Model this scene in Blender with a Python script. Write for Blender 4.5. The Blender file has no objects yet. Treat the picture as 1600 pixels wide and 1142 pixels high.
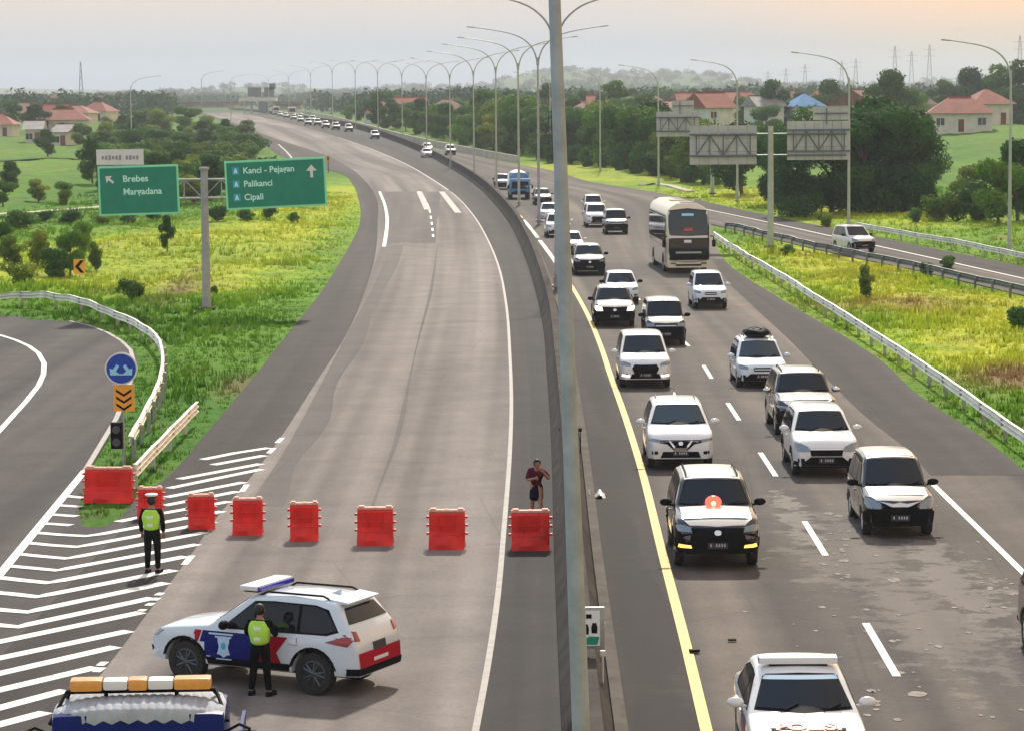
import bpy, bmesh, math, random
import numpy as np
from mathutils import Vector, Matrix
from mathutils.bvhtree import BVHTree
R = math.radians
rnd = random.Random(7)
nrs = np.random.RandomState(11)
S = bpy.context.scene
COL = S.collection

# ------------------------------------------------------------ camera
FPX, CX, CY, HZ, ROLL, CAMH = 4350.0, 800.0, 571.0, 150.0, 0.008, 10.3
pit = math.atan((CY-HZ)/FPX)
FW = Vector((0, math.cos(pit), -math.sin(pit)))
R0 = Vector((1, 0, 0)); U0 = Vector((0, math.sin(pit), math.cos(pit)))
cr, sr = math.cos(ROLL), math.sin(ROLL)
RT = R0*cr - U0*sr; UP = U0*cr + R0*sr
CAM = Vector((0, 0, CAMH))
cd = bpy.data.cameras.new('camera'); co = bpy.data.objects.new('camera', cd); COL.objects.link(co)
cd.sensor_fit = 'HORIZONTAL'; cd.sensor_width = 36; cd.lens = FPX*36/1600
cd.clip_start = 0.5; cd.clip_end = 20000
m = Matrix((RT, UP, -FW)).transposed().to_4x4(); m.translation = CAM
co.matrix_world = m
S.camera = co

# ------------------------------------------------------------ light
SUN_AZ, SUN_EL = R(4), R(40)      # azimuth from +Y towards +X
S.view_settings.view_transform = 'Standard'; S.view_settings.look = 'None'
S.view_settings.gamma = 1; S.view_settings.exposure = 0.16
w = bpy.data.worlds.new('World'); S.world = w; w.use_nodes = True
nt = w.node_tree; nt.nodes.clear(); N = nt.nodes; Lk = nt.links
sky = N.new('ShaderNodeTexSky'); sky.sky_type = 'NISHITA'; sky.sun_disc = False
sky.sun_elevation = SUN_EL; sky.sun_rotation = SUN_AZ; sky.dust_density = 4; sky.air_density = 1.2
tc = N.new('ShaderNodeTexCoord'); sx = N.new('ShaderNodeSeparateXYZ'); Lk.new(tc.outputs['Generated'], sx.inputs[0])
cr1 = N.new('ShaderNodeValToRGB')     # thin high overcast: colour by elevation
SKYR = [(0.0, (2.1, 3.9, 6.1)), (0.009, (2.8, 4.5, 6.4)), (0.017, (4.4, 5.3, 6.3)), (0.026, (6.2, 6.0, 6.1)), (0.036, (7.4, 6.4, 5.8)), (0.12, (9.6, 8.9, 8.2)), (0.45, (6.2, 7.0, 8.2)), (1.0, (4.6, 5.8, 7.8))]
e = cr1.color_ramp.elements
while len(e) > 1: e.remove(e[-1])
e[0].position = 0.0; e[0].color = tuple(v/10 for v in SKYR[0][1])+(1,)
for p_, c_ in SKYR[1:]:
    q = e.new(p_); q.color = tuple(v/10 for v in c_)+(1,)
nz = N.new('ShaderNodeTexNoise'); nz.inputs['Scale'].default_value = 5; nz.inputs['Detail'].default_value = 3
mp = N.new('ShaderNodeMapping'); mp.inputs['Scale'].default_value = (1, 1, 14)
Lk.new(tc.outputs['Generated'], mp.inputs[0]); Lk.new(mp.outputs[0], nz.inputs['Vector'])
wz = N.new('ShaderNodeMath'); wz.operation = 'MULTIPLY_ADD'; wz.inputs[1].default_value = 0.010; wz.inputs[2].default_value = -0.005
Lk.new(nz.outputs['Fac'], wz.inputs[0])
az_ = N.new('ShaderNodeMath'); az_.operation = 'ADD'; Lk.new(sx.outputs['Z'], az_.inputs[0]); Lk.new(wz.outputs[0], az_.inputs[1])
Lk.new(az_.outputs[0], cr1.inputs[0])
warm = N.new('ShaderNodeMapRange'); warm.inputs['From Min'].default_value = 0.03; warm.inputs['From Max'].default_value = 0.19
warm.interpolation_type = 'SMOOTHSTEP'
Lk.new(sx.outputs['X'], warm.inputs['Value'])
mw = N.new('ShaderNodeMix'); mw.data_type = 'RGBA'; mw.inputs['A'].default_value = (1, 1, 1, 1); mw.inputs['B'].default_value = (1.55, 1.04, 0.62, 1)
Lk.new(warm.outputs[0], mw.inputs['Factor'])
ml = N.new('ShaderNodeMix'); ml.data_type = 'RGBA'; ml.blend_type = 'MULTIPLY'; ml.inputs['Factor'].default_value = 1
Lk.new(cr1.outputs[0], ml.inputs['A']); Lk.new(mw.outputs['Result'], ml.inputs['B'])
sc10 = N.new('ShaderNodeMix'); sc10.data_type = 'RGBA'; sc10.blend_type = 'MULTIPLY'; sc10.inputs['Factor'].default_value = 1
sc10.inputs['B'].default_value = (10, 10, 10, 1); Lk.new(ml.outputs['Result'], sc10.inputs['A'])
mx = N.new('ShaderNodeMix'); mx.data_type = 'RGBA'; mx.inputs['Factor'].default_value = 0.88
Lk.new(sky.outputs[0], mx.inputs['A']); Lk.new(sc10.outputs['Result'], mx.inputs['B'])
bg = N.new('ShaderNodeBackground'); bg.inputs['Strength'].default_value = 0.102
Lk.new(mx.outputs['Result'], bg.inputs['Color'])
wo = N.new('ShaderNodeOutputWorld'); Lk.new(bg.outputs[0], wo.inputs['Surface'])
sl = bpy.data.lights.new('sun', 'SUN'); sl.energy = 4.2; sl.angle = R(2.5); sl.color = (1.0, 0.93, 0.80)
so = bpy.data.objects.new('sun', sl); COL.objects.link(so)
sd = Vector((math.sin(SUN_AZ)*math.cos(SUN_EL), math.cos(SUN_AZ)*math.cos(SUN_EL), math.sin(SUN_EL)))
so.rotation_euler = sd.to_track_quat('Z', 'Y').to_euler(); so.location = (0, 100, 200)
S.cycles.max_bounces = 6; S.cycles.diffuse_bounces = 2; S.cycles.glossy_bounces = 3
S.cycles.transmission_bounces = 4; S.cycles.transparent_max_bounces = 8; S.cycles.volume_bounces = 0
S.cycles.use_denoising = True

# ------------------------------------------------------------ materials
def mat(name, col, rough=0.6, metal=0.0, coat=0.0, noise=0.0, nscale=3.0, emit=None, estr=0.0, spec=0.5, bump=0.0, trans=0.0, coords='Object'):
    mm = bpy.data.materials.new(name); mm.use_nodes = True
    t = mm.node_tree; b = t.nodes['Principled BSDF']
    b.inputs['Base Color'].default_value = (*col, 1); b.inputs['Roughness'].default_value = rough
    b.inputs['Metallic'].default_value = metal; b.inputs['Coat Weight'].default_value = coat
    b.inputs['Coat Roughness'].default_value = 0.05; b.inputs['Specular IOR Level'].default_value = spec
    if emit: b.inputs['Emission Color'].default_value = (*emit, 1); b.inputs['Emission Strength'].default_value = estr
    if noise or bump:
        c = t.nodes.new('ShaderNodeTexCoord') if coords != 'World' else t.nodes.new('ShaderNodeNewGeometry'); n = t.nodes.new('ShaderNodeTexNoise')
        n.inputs['Scale'].default_value = nscale; n.inputs['Detail'].default_value = 5; n.inputs['Roughness'].default_value = 0.65
        t.links.new(c.outputs[coords if coords != 'World' else 'Position'], n.inputs['Vector'])
        if noise:
            r = t.nodes.new('ShaderNodeMapRange'); r.inputs['From Min'].default_value = .3; r.inputs['From Max'].default_value = .7
            r.inputs['To Min'].default_value = 1-noise; r.inputs['To Max'].default_value = 1+noise*0.6
            t.links.new(n.outputs['Fac'], r.inputs['Value'])
            x = t.nodes.new('ShaderNodeMix'); x.data_type = 'RGBA'; x.blend_type = 'MULTIPLY'; x.inputs['Factor'].default_value = 1
            x.inputs['A'].default_value = (*col, 1); t.links.new(r.outputs[0], x.inputs['B']); t.links.new(x.outputs['Result'], b.inputs['Base Color'])
        if bump:
            u = t.nodes.new('ShaderNodeBump'); u.inputs['Strength'].default_value = bump; u.inputs['Distance'].default_value = 0.02
            t.links.new(n.outputs['Fac'], u.inputs['Height']); t.links.new(u.outputs[0], b.inputs['Normal'])
    return mm
def ramp(t, src, stops, interp='LINEAR'):
    r = t.nodes.new('ShaderNodeValToRGB'); el = r.color_ramp.elements; r.color_ramp.interpolation = interp
    while len(el) > 1: el.remove(el[-1])
    el[0].position = stops[0][0]; el[0].color = (*stops[0][1], 1)
    for p, c in stops[1:]:
        q = el.new(p); q.color = (*c, 1)
    t.links.new(src, r.inputs[0]); return r.outputs[0]
def nmix(t, a, b, f, mode='MIX'):
    x = t.nodes.new('ShaderNodeMix'); x.data_type = 'RGBA'; x.blend_type = mode
    for k, v in (('A', a), ('B', b)):
        if isinstance(v, tuple): x.inputs[k].default_value = (*v, 1)
        else: t.links.new(v, x.inputs[k])
    if isinstance(f, (int, float)): x.inputs['Factor'].default_value = f
    else: t.links.new(f, x.inputs['Factor'])
    return x.outputs['Result']
def nnoise(t, vec, scale, detail=4, rough=.6, sxyz=None, loc=(0, 0, 0)):
    n = t.nodes.new('ShaderNodeTexNoise'); n.inputs['Scale'].default_value = scale; n.inputs['Detail'].default_value = detail; n.inputs['Roughness'].default_value = rough
    if sxyz:
        q = t.nodes.new('ShaderNodeMapping'); q.inputs['Scale'].default_value = sxyz; q.inputs['Location'].default_value = loc; t.links.new(vec, q.inputs[0]); vec = q.outputs[0]
    t.links.new(vec, n.inputs['Vector']); return n.outputs['Fac']
def blobs(t, ob, lst, nscale=1.2, namt=1.1, soft=.35):
    sx_ = t.nodes.new('ShaderNodeSeparateXYZ'); t.links.new(ob, sx_.inputs[0]); acc = None
    nn = nnoise(t, ob, nscale, 5, .7)
    for (cx, cy, rx, ry, a) in lst:
        def M1(op, a_, b_):
            q = t.nodes.new('ShaderNodeMath'); q.operation = op
            for i, v in enumerate((a_, b_)):
                if isinstance(v, (int, float)): q.inputs[i].default_value = v
                else: t.links.new(v, q.inputs[i])
            return q.outputs[0]
        dx = M1('MULTIPLY', M1('SUBTRACT', sx_.outputs['X'], cx), 1/rx); dy = M1('MULTIPLY', M1('SUBTRACT', sx_.outputs['Y'], cy), 1/ry)
        r = M1('SQRT', M1('ADD', M1('MULTIPLY', dx, dx), M1('MULTIPLY', dy, dy)), 0)
        r = M1('ADD', r, M1('MULTIPLY', M1('SUBTRACT', nn, .5), namt*2))
        q = t.nodes.new('ShaderNodeMapRange'); q.inputs['From Min'].default_value = 1+soft/2; q.inputs['From Max'].default_value = 1-soft/2; q.inputs['To Max'].default_value = a
        t.links.new(r, q.inputs['Value']); acc = q.outputs[0] if acc is None else M1('MAXIMUM', acc, q.outputs[0])
    return acc
def road_mat(name, base, light, dark, rough=.85, crack=True, stains=None, dust=None):
    # u = metres across, v = metres along
    mm = bpy.data.materials.new(name); mm.use_nodes = True; t = mm.node_tree; b = t.nodes['Principled BSDF']
    c = t.nodes.new('ShaderNodeTexCoord'); uv = c.outputs['UV']; ob = c.outputs['Object']
    streak = nnoise(t, uv, 1.0, 2, .5, (0.55, 0.006, 1))
    c1 = ramp(t, streak, [(.35, dark), (.5, base), (.66, light)])
    patch = nnoise(t, ob, 0.05, 5, .6, (1, .35, 1))
    c2 = nmix(t, c1, dark, ramp(t, patch, [(.50, (0, 0, 0)), (.62, (.55, .55, .55))]))
    big = nnoise(t, ob, 0.45, 4, .7)
    c3 = nmix(t, c2, ramp(t, big, [(.3, (.82, .82, .83)), (.7, (1.14, 1.13, 1.12))]), 1, 'MULTIPLY')
    fine = nnoise(t, ob, 9, 3, .8)
    c4 = nmix(t, c3, ramp(t, fine, [(.3, (.86, .86, .86)), (.7, (1.12, 1.12, 1.12))]), 1, 'MULTIPLY')
    if crack:
        v = t.nodes.new('ShaderNodeTexVoronoi'); v.feature = 'DISTANCE_TO_EDGE'; v.inputs['Scale'].default_value = .16
        wp = t.nodes.new('ShaderNodeMix'); wp.data_type = 'RGBA'; wp.inputs['Factor'].default_value = .06
        nn = t.nodes.new('ShaderNodeTexNoise'); nn.inputs['Scale'].default_value = .5; t.links.new(ob, nn.inputs['Vector'])
        t.links.new(ob, wp.inputs['A']); t.links.new(nn.outputs['Color'], wp.inputs['B']); t.links.new(wp.outputs['Result'], v.inputs['Vector'])
        c4 = nmix(t, c4, ramp(t, v.outputs['Distance'], [(0, (.72, .71, .70)), (.006, (1, 1, 1))]), .6, 'MULTIPLY')
    if stains: c4 = nmix(t, c4, (.030, .028, .029), blobs(t, ob, stains, 1.3, .7, .3))
    if dust: c4 = nmix(t, c4, (.36, .32, .285), blobs(t, ob, dust, 1.1, 3.2, .5))
    t.links.new(c4, b.inputs['Base Color']); b.inputs['Roughness'].default_value = rough
    b.inputs['Specular IOR Level'].default_value = .12
    u = t.nodes.new('ShaderNodeBump'); u.inputs['Strength'].default_value = .25; u.inputs['Distance'].default_value = .01
    t.links.new(fine, u.inputs['Height']); t.links.new(u.outputs[0], b.inputs['Normal'])
    return mm
M = {}
M['lane'] = road_mat('weathered_concrete_lane', (.190, .168, .158), (.26, .232, .216), (.118, .104, .099))
M['lane_right'] = road_mat('grey_asphalt_lane', (.108, .095, .087), (.18, .15, .128), (.062, .057, .055), dust=[(7.6, 62, 1.1, 5, .22), (8.2, 54, 1.0, 4.5, .22), (6.9, 67, .35, 3.5, .42), (9.3, 58, .6, 5, .34)], stains=[(11.1, 78.5, .35, 1.0, .7)])
M['patched'] = road_mat('resurfaced_asphalt', (.135, .122, .116), (.165, .15, .142), (.10, .092, .088))
M['shoulder'] = road_mat('dark_asphalt_shoulder', (.056, .050, .049), (.076, .068, .066), (.036, .033, .033), stains=[(2.95, 100, .4, 12, .8), (2.6, 78, .45, 7, .85), (2.5, 66, .4, 4.5, .85), (2.6, 54, .6, 7, .85), (2.5, 44, .6, 4, .85)])
M['shoulder_left'] = road_mat('dark_left_shoulder', (.056, .050, .049), (.072, .064, .062), (.036, .033, .033))
M['ramp'] = road_mat('ramp_asphalt', (.070, .063, .064), (.092, .083, .083), (.048, .045, .046))
def line_mat(name, col, wear=.4):
    mm = bpy.data.materials.new(name); mm.use_nodes = True; t = mm.node_tree; b = t.nodes['Principled BSDF']
    c = t.nodes.new('ShaderNodeTexCoord')
    f = nnoise(t, c.outputs['Object'], 2.2, 6, .75)
    o = ramp(t, f, [(.32, (.22, .2, .19)), (.32+wear*.3, col)])
    t.links.new(o, b.inputs['Base Color']); b.inputs['Roughness'].default_value = .7
    return mm
M['white_line'] = line_mat('white_road_paint', (.78, .76, .72), .25)
M['faded_line'] = line_mat('faded_road_paint', (.33, .30, .27), .7)
M['yellow_line'] = line_mat('yellow_road_paint', (.86, .55, .16), .2)
M['concrete'] = mat('concrete_barrier', (.075, .066, .060), .95, noise=.5, spec=.1, nscale=.9, bump=.3)
M['kerb'] = mat('grimy_kerb', (.085, .072, .062), .95, noise=.5, nscale=1.2)
M['concrete_light'] = mat('pale_concrete', (.5, .45, .36), .9, noise=.3, nscale=.5)
M['galv'] = mat('galvanised_steel', (.42, .44, .46), .38, metal=.75, noise=.25, nscale=4)
M['pole'] = mat('grey_painted_pole', (.37, .375, .41), .55, metal=.0, noise=.25, nscale=2.5)
M['pole_light'] = mat('pale_green_grey_pole', (.42, .47, .40), .5, metal=.2, noise=.2, nscale=2)
M['rail'] = mat('galvanised_guardrail', (.80, .82, .70), .45, metal=.0, noise=.3, nscale=1.2)
M['rail_rust'] = mat('cream_guardrail_with_rust', (.86, .80, .70), .6, metal=.0, noise=.4, nscale=2.5)
M['rail_dark'] = mat('weathered_dark_guardrail', (.17, .19, .20), .6, metal=.3, noise=.4, nscale=2)
M['post_green'] = mat('pale_post', (.5, .56, .45), .6, noise=.2)
M['black'] = mat('black_plastic', (.008, .008, .010), .6, noise=.2, spec=.06)
M['rubber'] = mat('tyre_rubber', (.02, .02, .02), .85, noise=.2, nscale=20)
M['rim'] = mat('alloy_rim', (.5, .52, .55), .3, metal=.9)
M['rimdark'] = mat('dark_alloy_rim', (.10, .11, .13), .35, metal=.8)
M['glass'] = mat('tinted_car_glass', (.006, .010, .018), .05, spec=.35)
M['glass_light'] = mat('clear_windscreen_glass', (.018, .036, .050), .05, spec=.6)
M['chrome'] = mat('chrome', (.65, .66, .68), .12, metal=1)
M['lamp_glass'] = mat('headlamp_lens', (.22, .26, .30), .10, metal=.5, coat=.5)
M['tail'] = mat('red_tail_lens', (.30, .01, .02), .15, coat=.5)
M['lit'] = mat('lit_headlamp', (.9, .85, .7), .3, emit=(1, .93, .78), estr=2.2)
M['fog_amber'] = mat('lit_amber_fog_lamp', (.9, .5, .1), .3, emit=(1, .52, .10), estr=2.2)
M['red_beacon'] = mat('lit_red_beacon', (.9, .05, .03), .3, emit=(1, .05, .03), estr=4)
M['red_core'] = mat('lit_beacon_core', (1, .4, .2), .3, emit=(1, .30, .16), estr=4)
M['plate'] = mat('black_number_plate', (.03, .03, .05), .4)
M['platetxt'] = mat('plate_lettering', (.5, .52, .55), .5)
M['white_plastic'] = mat('white_plastic', (.75, .76, .76), .4)
M['blue_lens'] = mat('blue_lens', (.03, .03, .42), .15, coat=.6)
M['amber_lens'] = mat('amber_lens', (.85, .36, .07), .25, coat=.4, noise=.15, nscale=8)
M['red_barrier'] = mat('red_plastic_barrier', (.70, .022, .016), .45, noise=.22, nscale=2.3, spec=.3, coords='World')
M['red_barrier_top'] = mat('scuffed_pale_red_plastic', (.78, .36, .27), .6, noise=.3, nscale=9)
M['sign_green'] = mat('green_sign_face', (.002, .25, .16), .35, noise=.12, nscale=1.5)
M['sign_border'] = mat('pale_green_border', (.25, .85, .50), .5)
M['sign_text'] = mat('pale_sign_lettering', (.62, 1.0, .92), .5)
M['sign_badge'] = mat('blue_badge', (.03, .38, .62), .5)
M['sign_blue'] = mat('blue_sign_face', (.005, .055, .42), .35)
M['sign_white'] = mat('white_sign_face', (.75, .78, .78), .5, noise=.08)
M['sign_ltblue'] = mat('pale_blue_arrow', (.30, .68, .92), .5)
M['sign_orange'] = mat('orange_sign_face', (.85, .38, .04), .5, noise=.1)
M['sign_back'] = mat('aluminium_sign_back', (.46, .49, .50), .55, metal=.25, noise=.18, nscale=1)
M['sign_grey'] = mat('grey_smudged_lettering', (.30, .31, .33), .6)
M['truss'] = mat('dark_grey_truss', (.12, .15, .18), .5, metal=.3)
def paint(name, col, rough=.28, coat=.8, noise=.05): return mat(name, col, rough, coat=coat, noise=noise, nscale=1.5)
M['white'] = paint('white_car_paint', (.74, .76, .78)); M['warmwhite'] = paint('warm_white_paint_and_sheen', (.76, .73, .68))  # warm white also colours the painted sky sheen on dark cars
M['darkmet'] = mat('dark_metallic_car_paint', (.045, .05, .058), .16, metal=1.0, coat=1.0); M['bluewhite'] = paint('cool_white_car_paint', (.62, .71, .80)); M['blackp'] = paint('black_car_paint', (.012, .012, .015))
M['silver'] = mat('silver_car_paint', (.42, .45, .48), .3, metal=.5, coat=.8); M['police_blue'] = mat('dark_blue_livery', (.006, .012, .15), .35, spec=.12)
M['police_red'] = mat('dark_red_livery', (.38, .008, .025), .35, spec=.15); M['grey'] = mat('grey_car_paint', (.22, .27, .31), .3, metal=.4, coat=.8)
M['cream'] = paint('cream_bus_paint', (.72, .67, .52)); M['truck_blue'] = paint('blue_truck_paint', (.03, .22, .48)); M['deep_blue'] = mat('deep_blue_truck_paint', (.004, .014, .15), .35, spec=.15, noise=.2)
M['brown'] = paint('dark_brown_paint', (.06, .025, .02)); M['red_txt'] = mat('orange_red_lettering', (.85, .12, .07), .5)
M['tarp'] = mat('white_tarpaulin', (.72, .76, .82), .7, noise=.2, nscale=2, bump=.5)
M['mudblue'] = mat('pale_blue_print', (.45, .62, .8), .5)

# ------------------------------------------------------------ object helpers
def link(name, me, m=None, parent=None, smooth=True, angle=40):
    if m is not None:
        for k in (m if isinstance(m, (list, tuple)) else [m]): me.materials.append(k)
    if smooth and len(me.polygons):
        me.polygons.foreach_set('use_smooth', [True]*len(me.polygons)); me.set_sharp_from_angle(angle=R(angle))
    o = bpy.data.objects.new(name, me); COL.objects.link(o)
    if parent: o.parent = parent
    return o
def bmo(name, bm, m=None, parent=None, smooth=True, angle=40, recalc=True):
    if recalc: bmesh.ops.recalc_face_normals(bm, faces=bm.faces)
    me = bpy.data.meshes.new(name); bm.to_mesh(me); bm.free()
    return link(name, me, m, parent, smooth, angle)
def pyo(name, vs, fs, m=None, parent=None, smooth=False, angle=40):
    me = bpy.data.meshes.new(name); me.from_pydata([tuple(v) for v in vs], [], fs); me.update()
    return link(name, me, m, parent, smooth, angle)
def tag(o, label=None, cat=None, group=None, kind=None):
    if label: o['label'] = label
    if cat: o['category'] = cat
    if group: o['group'] = group
    if kind: o['kind'] = kind
    return o
def empty(name, loc=(0, 0, 0), rz=0, label=None, cat=None, group=None):
    o = bpy.data.objects.new(name, None); COL.objects.link(o); o.location = loc; o.rotation_euler = (0, 0, rz); o.empty_display_size = .3
    return tag(o, label, cat, group)
KIDS = {}
def kids(o):
    return [c for c in COL.objects if c.parent == o]
def copy_tree(root, loc, rz=0, label=None, scale=None, group=None, chl=None):
    r = root.copy(); COL.objects.link(r); r.location = loc; r.rotation_euler = (0, 0, rz)
    if scale: r.scale = scale if isinstance(scale, tuple) else (scale,)*3
    if label: r['label'] = label
    if group: r['group'] = group
    for ch, gs in chl:
        c = ch.copy(); COL.objects.link(c); c.parent = r
        for g in gs:
            d = g.copy(); COL.objects.link(d); d.parent = c
    return r
def tree_of(root):
    ks = [c for c in COL.objects if c.parent == root]
    return [(k, [g for g in COL.objects if g.parent == k]) for k in ks]
def box(bm, c, s, rot=None, bevel=0.0):
    mt = Matrix.Translation(c) @ (rot.to_4x4() if rot is not None else Matrix.Identity(4)) @ Matrix.Diagonal((*s, 1))
    g = bmesh.ops.create_cube(bm, size=1, matrix=mt)
    if bevel:
        es = list({e for v in g['verts'] for e in v.link_edges})
        bmesh.ops.bevel(bm, geom=es, offset=bevel, segments=2, profile=.7, affect='EDGES')
def tube(bm, pts, rad, seg=8, cap=True):
    pts = [Vector(p) for p in pts]; n = len(pts)
    rad = rad if isinstance(rad, (list, tuple)) else [rad]*n
    rings = []; ref = None
    for i in range(n):
        d = (pts[min(i+1, n-1)]-pts[max(i-1, 0)]).normalized()
        if ref is None:
            a = Vector((0, 0, 1)) if abs(d.z) < .9 else Vector((1, 0, 0)); u = d.cross(a).normalized()
        else: u = (ref - d*ref.dot(d)).normalized()
        ref = u; v = d.cross(u)
        rings.append([bm.verts.new(pts[i]+(u*math.cos(2*math.pi*k/seg)+v*math.sin(2*math.pi*k/seg))*rad[i]) for k in range(seg)])
    for i in range(n-1):
        for k in range(seg):
            bm.faces.new((rings[i][k], rings[i][(k+1) % seg], rings[i+1][(k+1) % seg], rings[i+1][k]))
    if cap:
        bm.faces.new(rings[0][::-1]); bm.faces.new(rings[-1])
def lathe(bm, prof, seg=24, axis='X', c=(0, 0, 0)):
    rings = []
    for (r, h) in prof:
        ring = []
        for k in range(seg):
            a = 2*math.pi*k/seg; p = (h, r*math.cos(a), r*math.sin(a)) if axis == 'X' else (r*math.cos(a), r*math.sin(a), h)
            ring.append(bm.verts.new(Vector(c)+Vector(p)))
        rings.append(ring)
    for i in range(len(prof)-1):
        for k in range(seg): bm.faces.new((rings[i][k], rings[i][(k+1) % seg], rings[i+1][(k+1) % seg], rings[i+1][k]))
    bm.faces.new(rings[0]); bm.faces.new(rings[-1])
def extr(bm, outline, plane='XZ', c=0.0, th=.01):
    # flat outline with thickness; plane XZ: outline (x,z) at y=c..c-th
    def P(a, b, k): return (a, k, b) if plane == 'XZ' else ((k, a, b) if plane == 'YZ' else (a, b, k))
    f = [bm.verts.new(P(a, b, c)) for a, b in outline]; g = [bm.verts.new(P(a, b, c-th)) for a, b in outline]
    n = len(f); bm.faces.new(f); bm.faces.new(g[::-1])
    for i in range(n): bm.faces.new((f[i], f[(i+1) % n], g[(i+1) % n], g[i]))
def text_obj(s, size, m, parent, loc, rot=(R(90), 0, 0), align='LEFT', ex=.004, name='lettering', sxy=(1, 1), bold=.0):
    cu = bpy.data.curves.new('t', 'FONT'); cu.body = s; cu.size = size; cu.extrude = ex; cu.align_x = align; cu.offset = bold
    to = bpy.data.objects.new('t', cu); COL.objects.link(to)
    dg = bpy.context.evaluated_depsgraph_get(); me = bpy.data.meshes.new_from_object(to.evaluated_get(dg))
    bpy.data.objects.remove(to); me.transform(Matrix.Diagonal((sxy[0], sxy[1], 1, 1)))
    me.materials.clear()
    o = link(name, me, m, parent, smooth=False); o.location = loc; o.rotation_euler = rot
    return o

# ------------------------------------------------------------ terrain functions
def rise(Y):
    t = np.clip((np.asarray(Y, float)-400)/330, 0, 1); return 3.6*t*t*(3-2*t)
def ray(px, py):
    return (FW + RT*((px-CX)/FPX) + UP*((CY-py)/FPX))
def at(px, py, z=0.0, far=4000):
    d = ray(px, py)
    lo, hi = 5.0, far
    def g(Y):
        t = Y/d.y; return CAM.z + d.z*t - float(rise(Y)) - z
    if g(hi) > 0: Y = hi
    else:
        for _ in range(50):
            mid = (lo+hi)/2
            if g(mid) > 0: lo = mid
            else: hi = mid
        Y = (lo+hi)/2
    t = Y/d.y
    return Vector((d.x*t, Y, float(rise(Y))+z))
def atY(px, Y, py=None):
    d = ray(px, py if py is not None else 150); t = Y/d.y
    return Vector((d.x*t, Y, CAM.z+d.z*t))
class Curve:
    """smooth curve through pixel points, keyed on one pixel axis, then read on the ground"""
    def __init__(s, pts, axis='y'):
        k = 1 if axis == 'y' else 0; pts = sorted(pts, key=lambda p: p[k]); s.axis = axis
        s.k = np.array([p[k] for p in pts], float); s.v = np.array([p[1-k] for p in pts], float)
        n = len(s.k); m = np.zeros(n); sl_ = np.diff(s.v)/np.diff(s.k)
        m[1:-1] = (sl_[:-1]*np.diff(s.k)[1:]+sl_[1:]*np.diff(s.k)[:-1])/(s.k[2:]-s.k[:-2]); m[0] = sl_[0]; m[-1] = sl_[-1]; s.m = m
    def __call__(s, q):
        k, v, m = s.k, s.v, s.m
        if q <= k[0]: return v[0]+(q-k[0])*m[0]
        if q >= k[-1]: return v[-1]+(q-k[-1])*m[-1]
        i = int(np.searchsorted(k, q)-1); i = max(0, min(i, len(k)-2)); h = k[i+1]-k[i]; t = (q-k[i])/h
        return (2*t**3-3*t*t+1)*v[i]+(t**3-2*t*t+t)*h*m[i]+(-2*t**3+3*t*t)*v[i+1]+(t**3-t*t)*h*m[i+1]
    def pt(s, q, z=0.0):
        return at(s(q), q, z) if s.axis == 'y' else at(q, s(q), z)
def yrows(y0, y1, step=2.5, n0=60):
    # pixel rows whose ground distance steps evenly
    d0, d1 = 44800/(y1-150.0), 44800/(y0-150.0)
    n = max(n0, int((d1-d0)/step)); n = min(n, 420)
    return [150+44800/(d0*(d1/d0)**(i/n)) for i in range(n+1)]

LEDGE = Curve([(315, 176), (322, 180), (345, 190), (372, 202), (405, 217), (425, 235), (452, 250), (492, 262), (528, 270), (551, 288), (560, 310), (562, 350), (546, 385), (527, 417), (503, 455), (448, 524), (392, 594), (357, 636), (315, 685), (280, 727), (252, 755), (215, 800), (120, 900), (-110, 1142)])
MEDIAN = Curve([(345, 171), (385, 174), (420, 178), (455, 183), (500, 191), (555, 201), (588, 211), (625, 224), (668, 242), (700, 259), (730, 277), (757, 297), (778, 318), (802, 347), (828, 396), (847, 448), (861, 500), (874, 600), (884, 700), (894, 850), (906, 1000), (918, 1142)])
REDGE = Curve([(400, 172), (445, 178), (496, 185), (540, 195), (565, 201), (654, 226), (730, 241), (808, 257), (862, 267), (930, 286), (1000, 297), (1070, 310), (1108, 330), (1111, 349), (1119, 385), (1140, 415), (1205, 458), (1268, 496), (1328, 531), (1380, 566), (1433, 615), (1485, 650), (1538, 685), (1600, 735), (1705, 830), (2060, 1142)])
FNEAR = Curve([(1080, 345), (1107, 350), (1152, 360), (1222, 377), (1345, 405), (1415, 419), (1468, 431), (1600, 462), (2000, 556)], 'x')
FFAR = Curve([(1040, 300), (1100, 315), (1205, 338), (1310, 359), (1380, 373), (1600, 417), (2000, 497)], 'x')
YLINE = Curve([(760, 296), (780, 310), (814, 340), (844, 377), (871, 414), (889, 441), (919, 494), (939, 542), (955, 590), (973, 640), (1000, 725), (1035, 865), (1070, 1000), (1104, 1142)])
RAMP = Curve([(-200, 482), (0, 487), (100, 497), (165, 517), (204, 540), (214, 568), (196, 640), (137, 735), (128, 790), (128, 828)][::-1], 'y')

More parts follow.
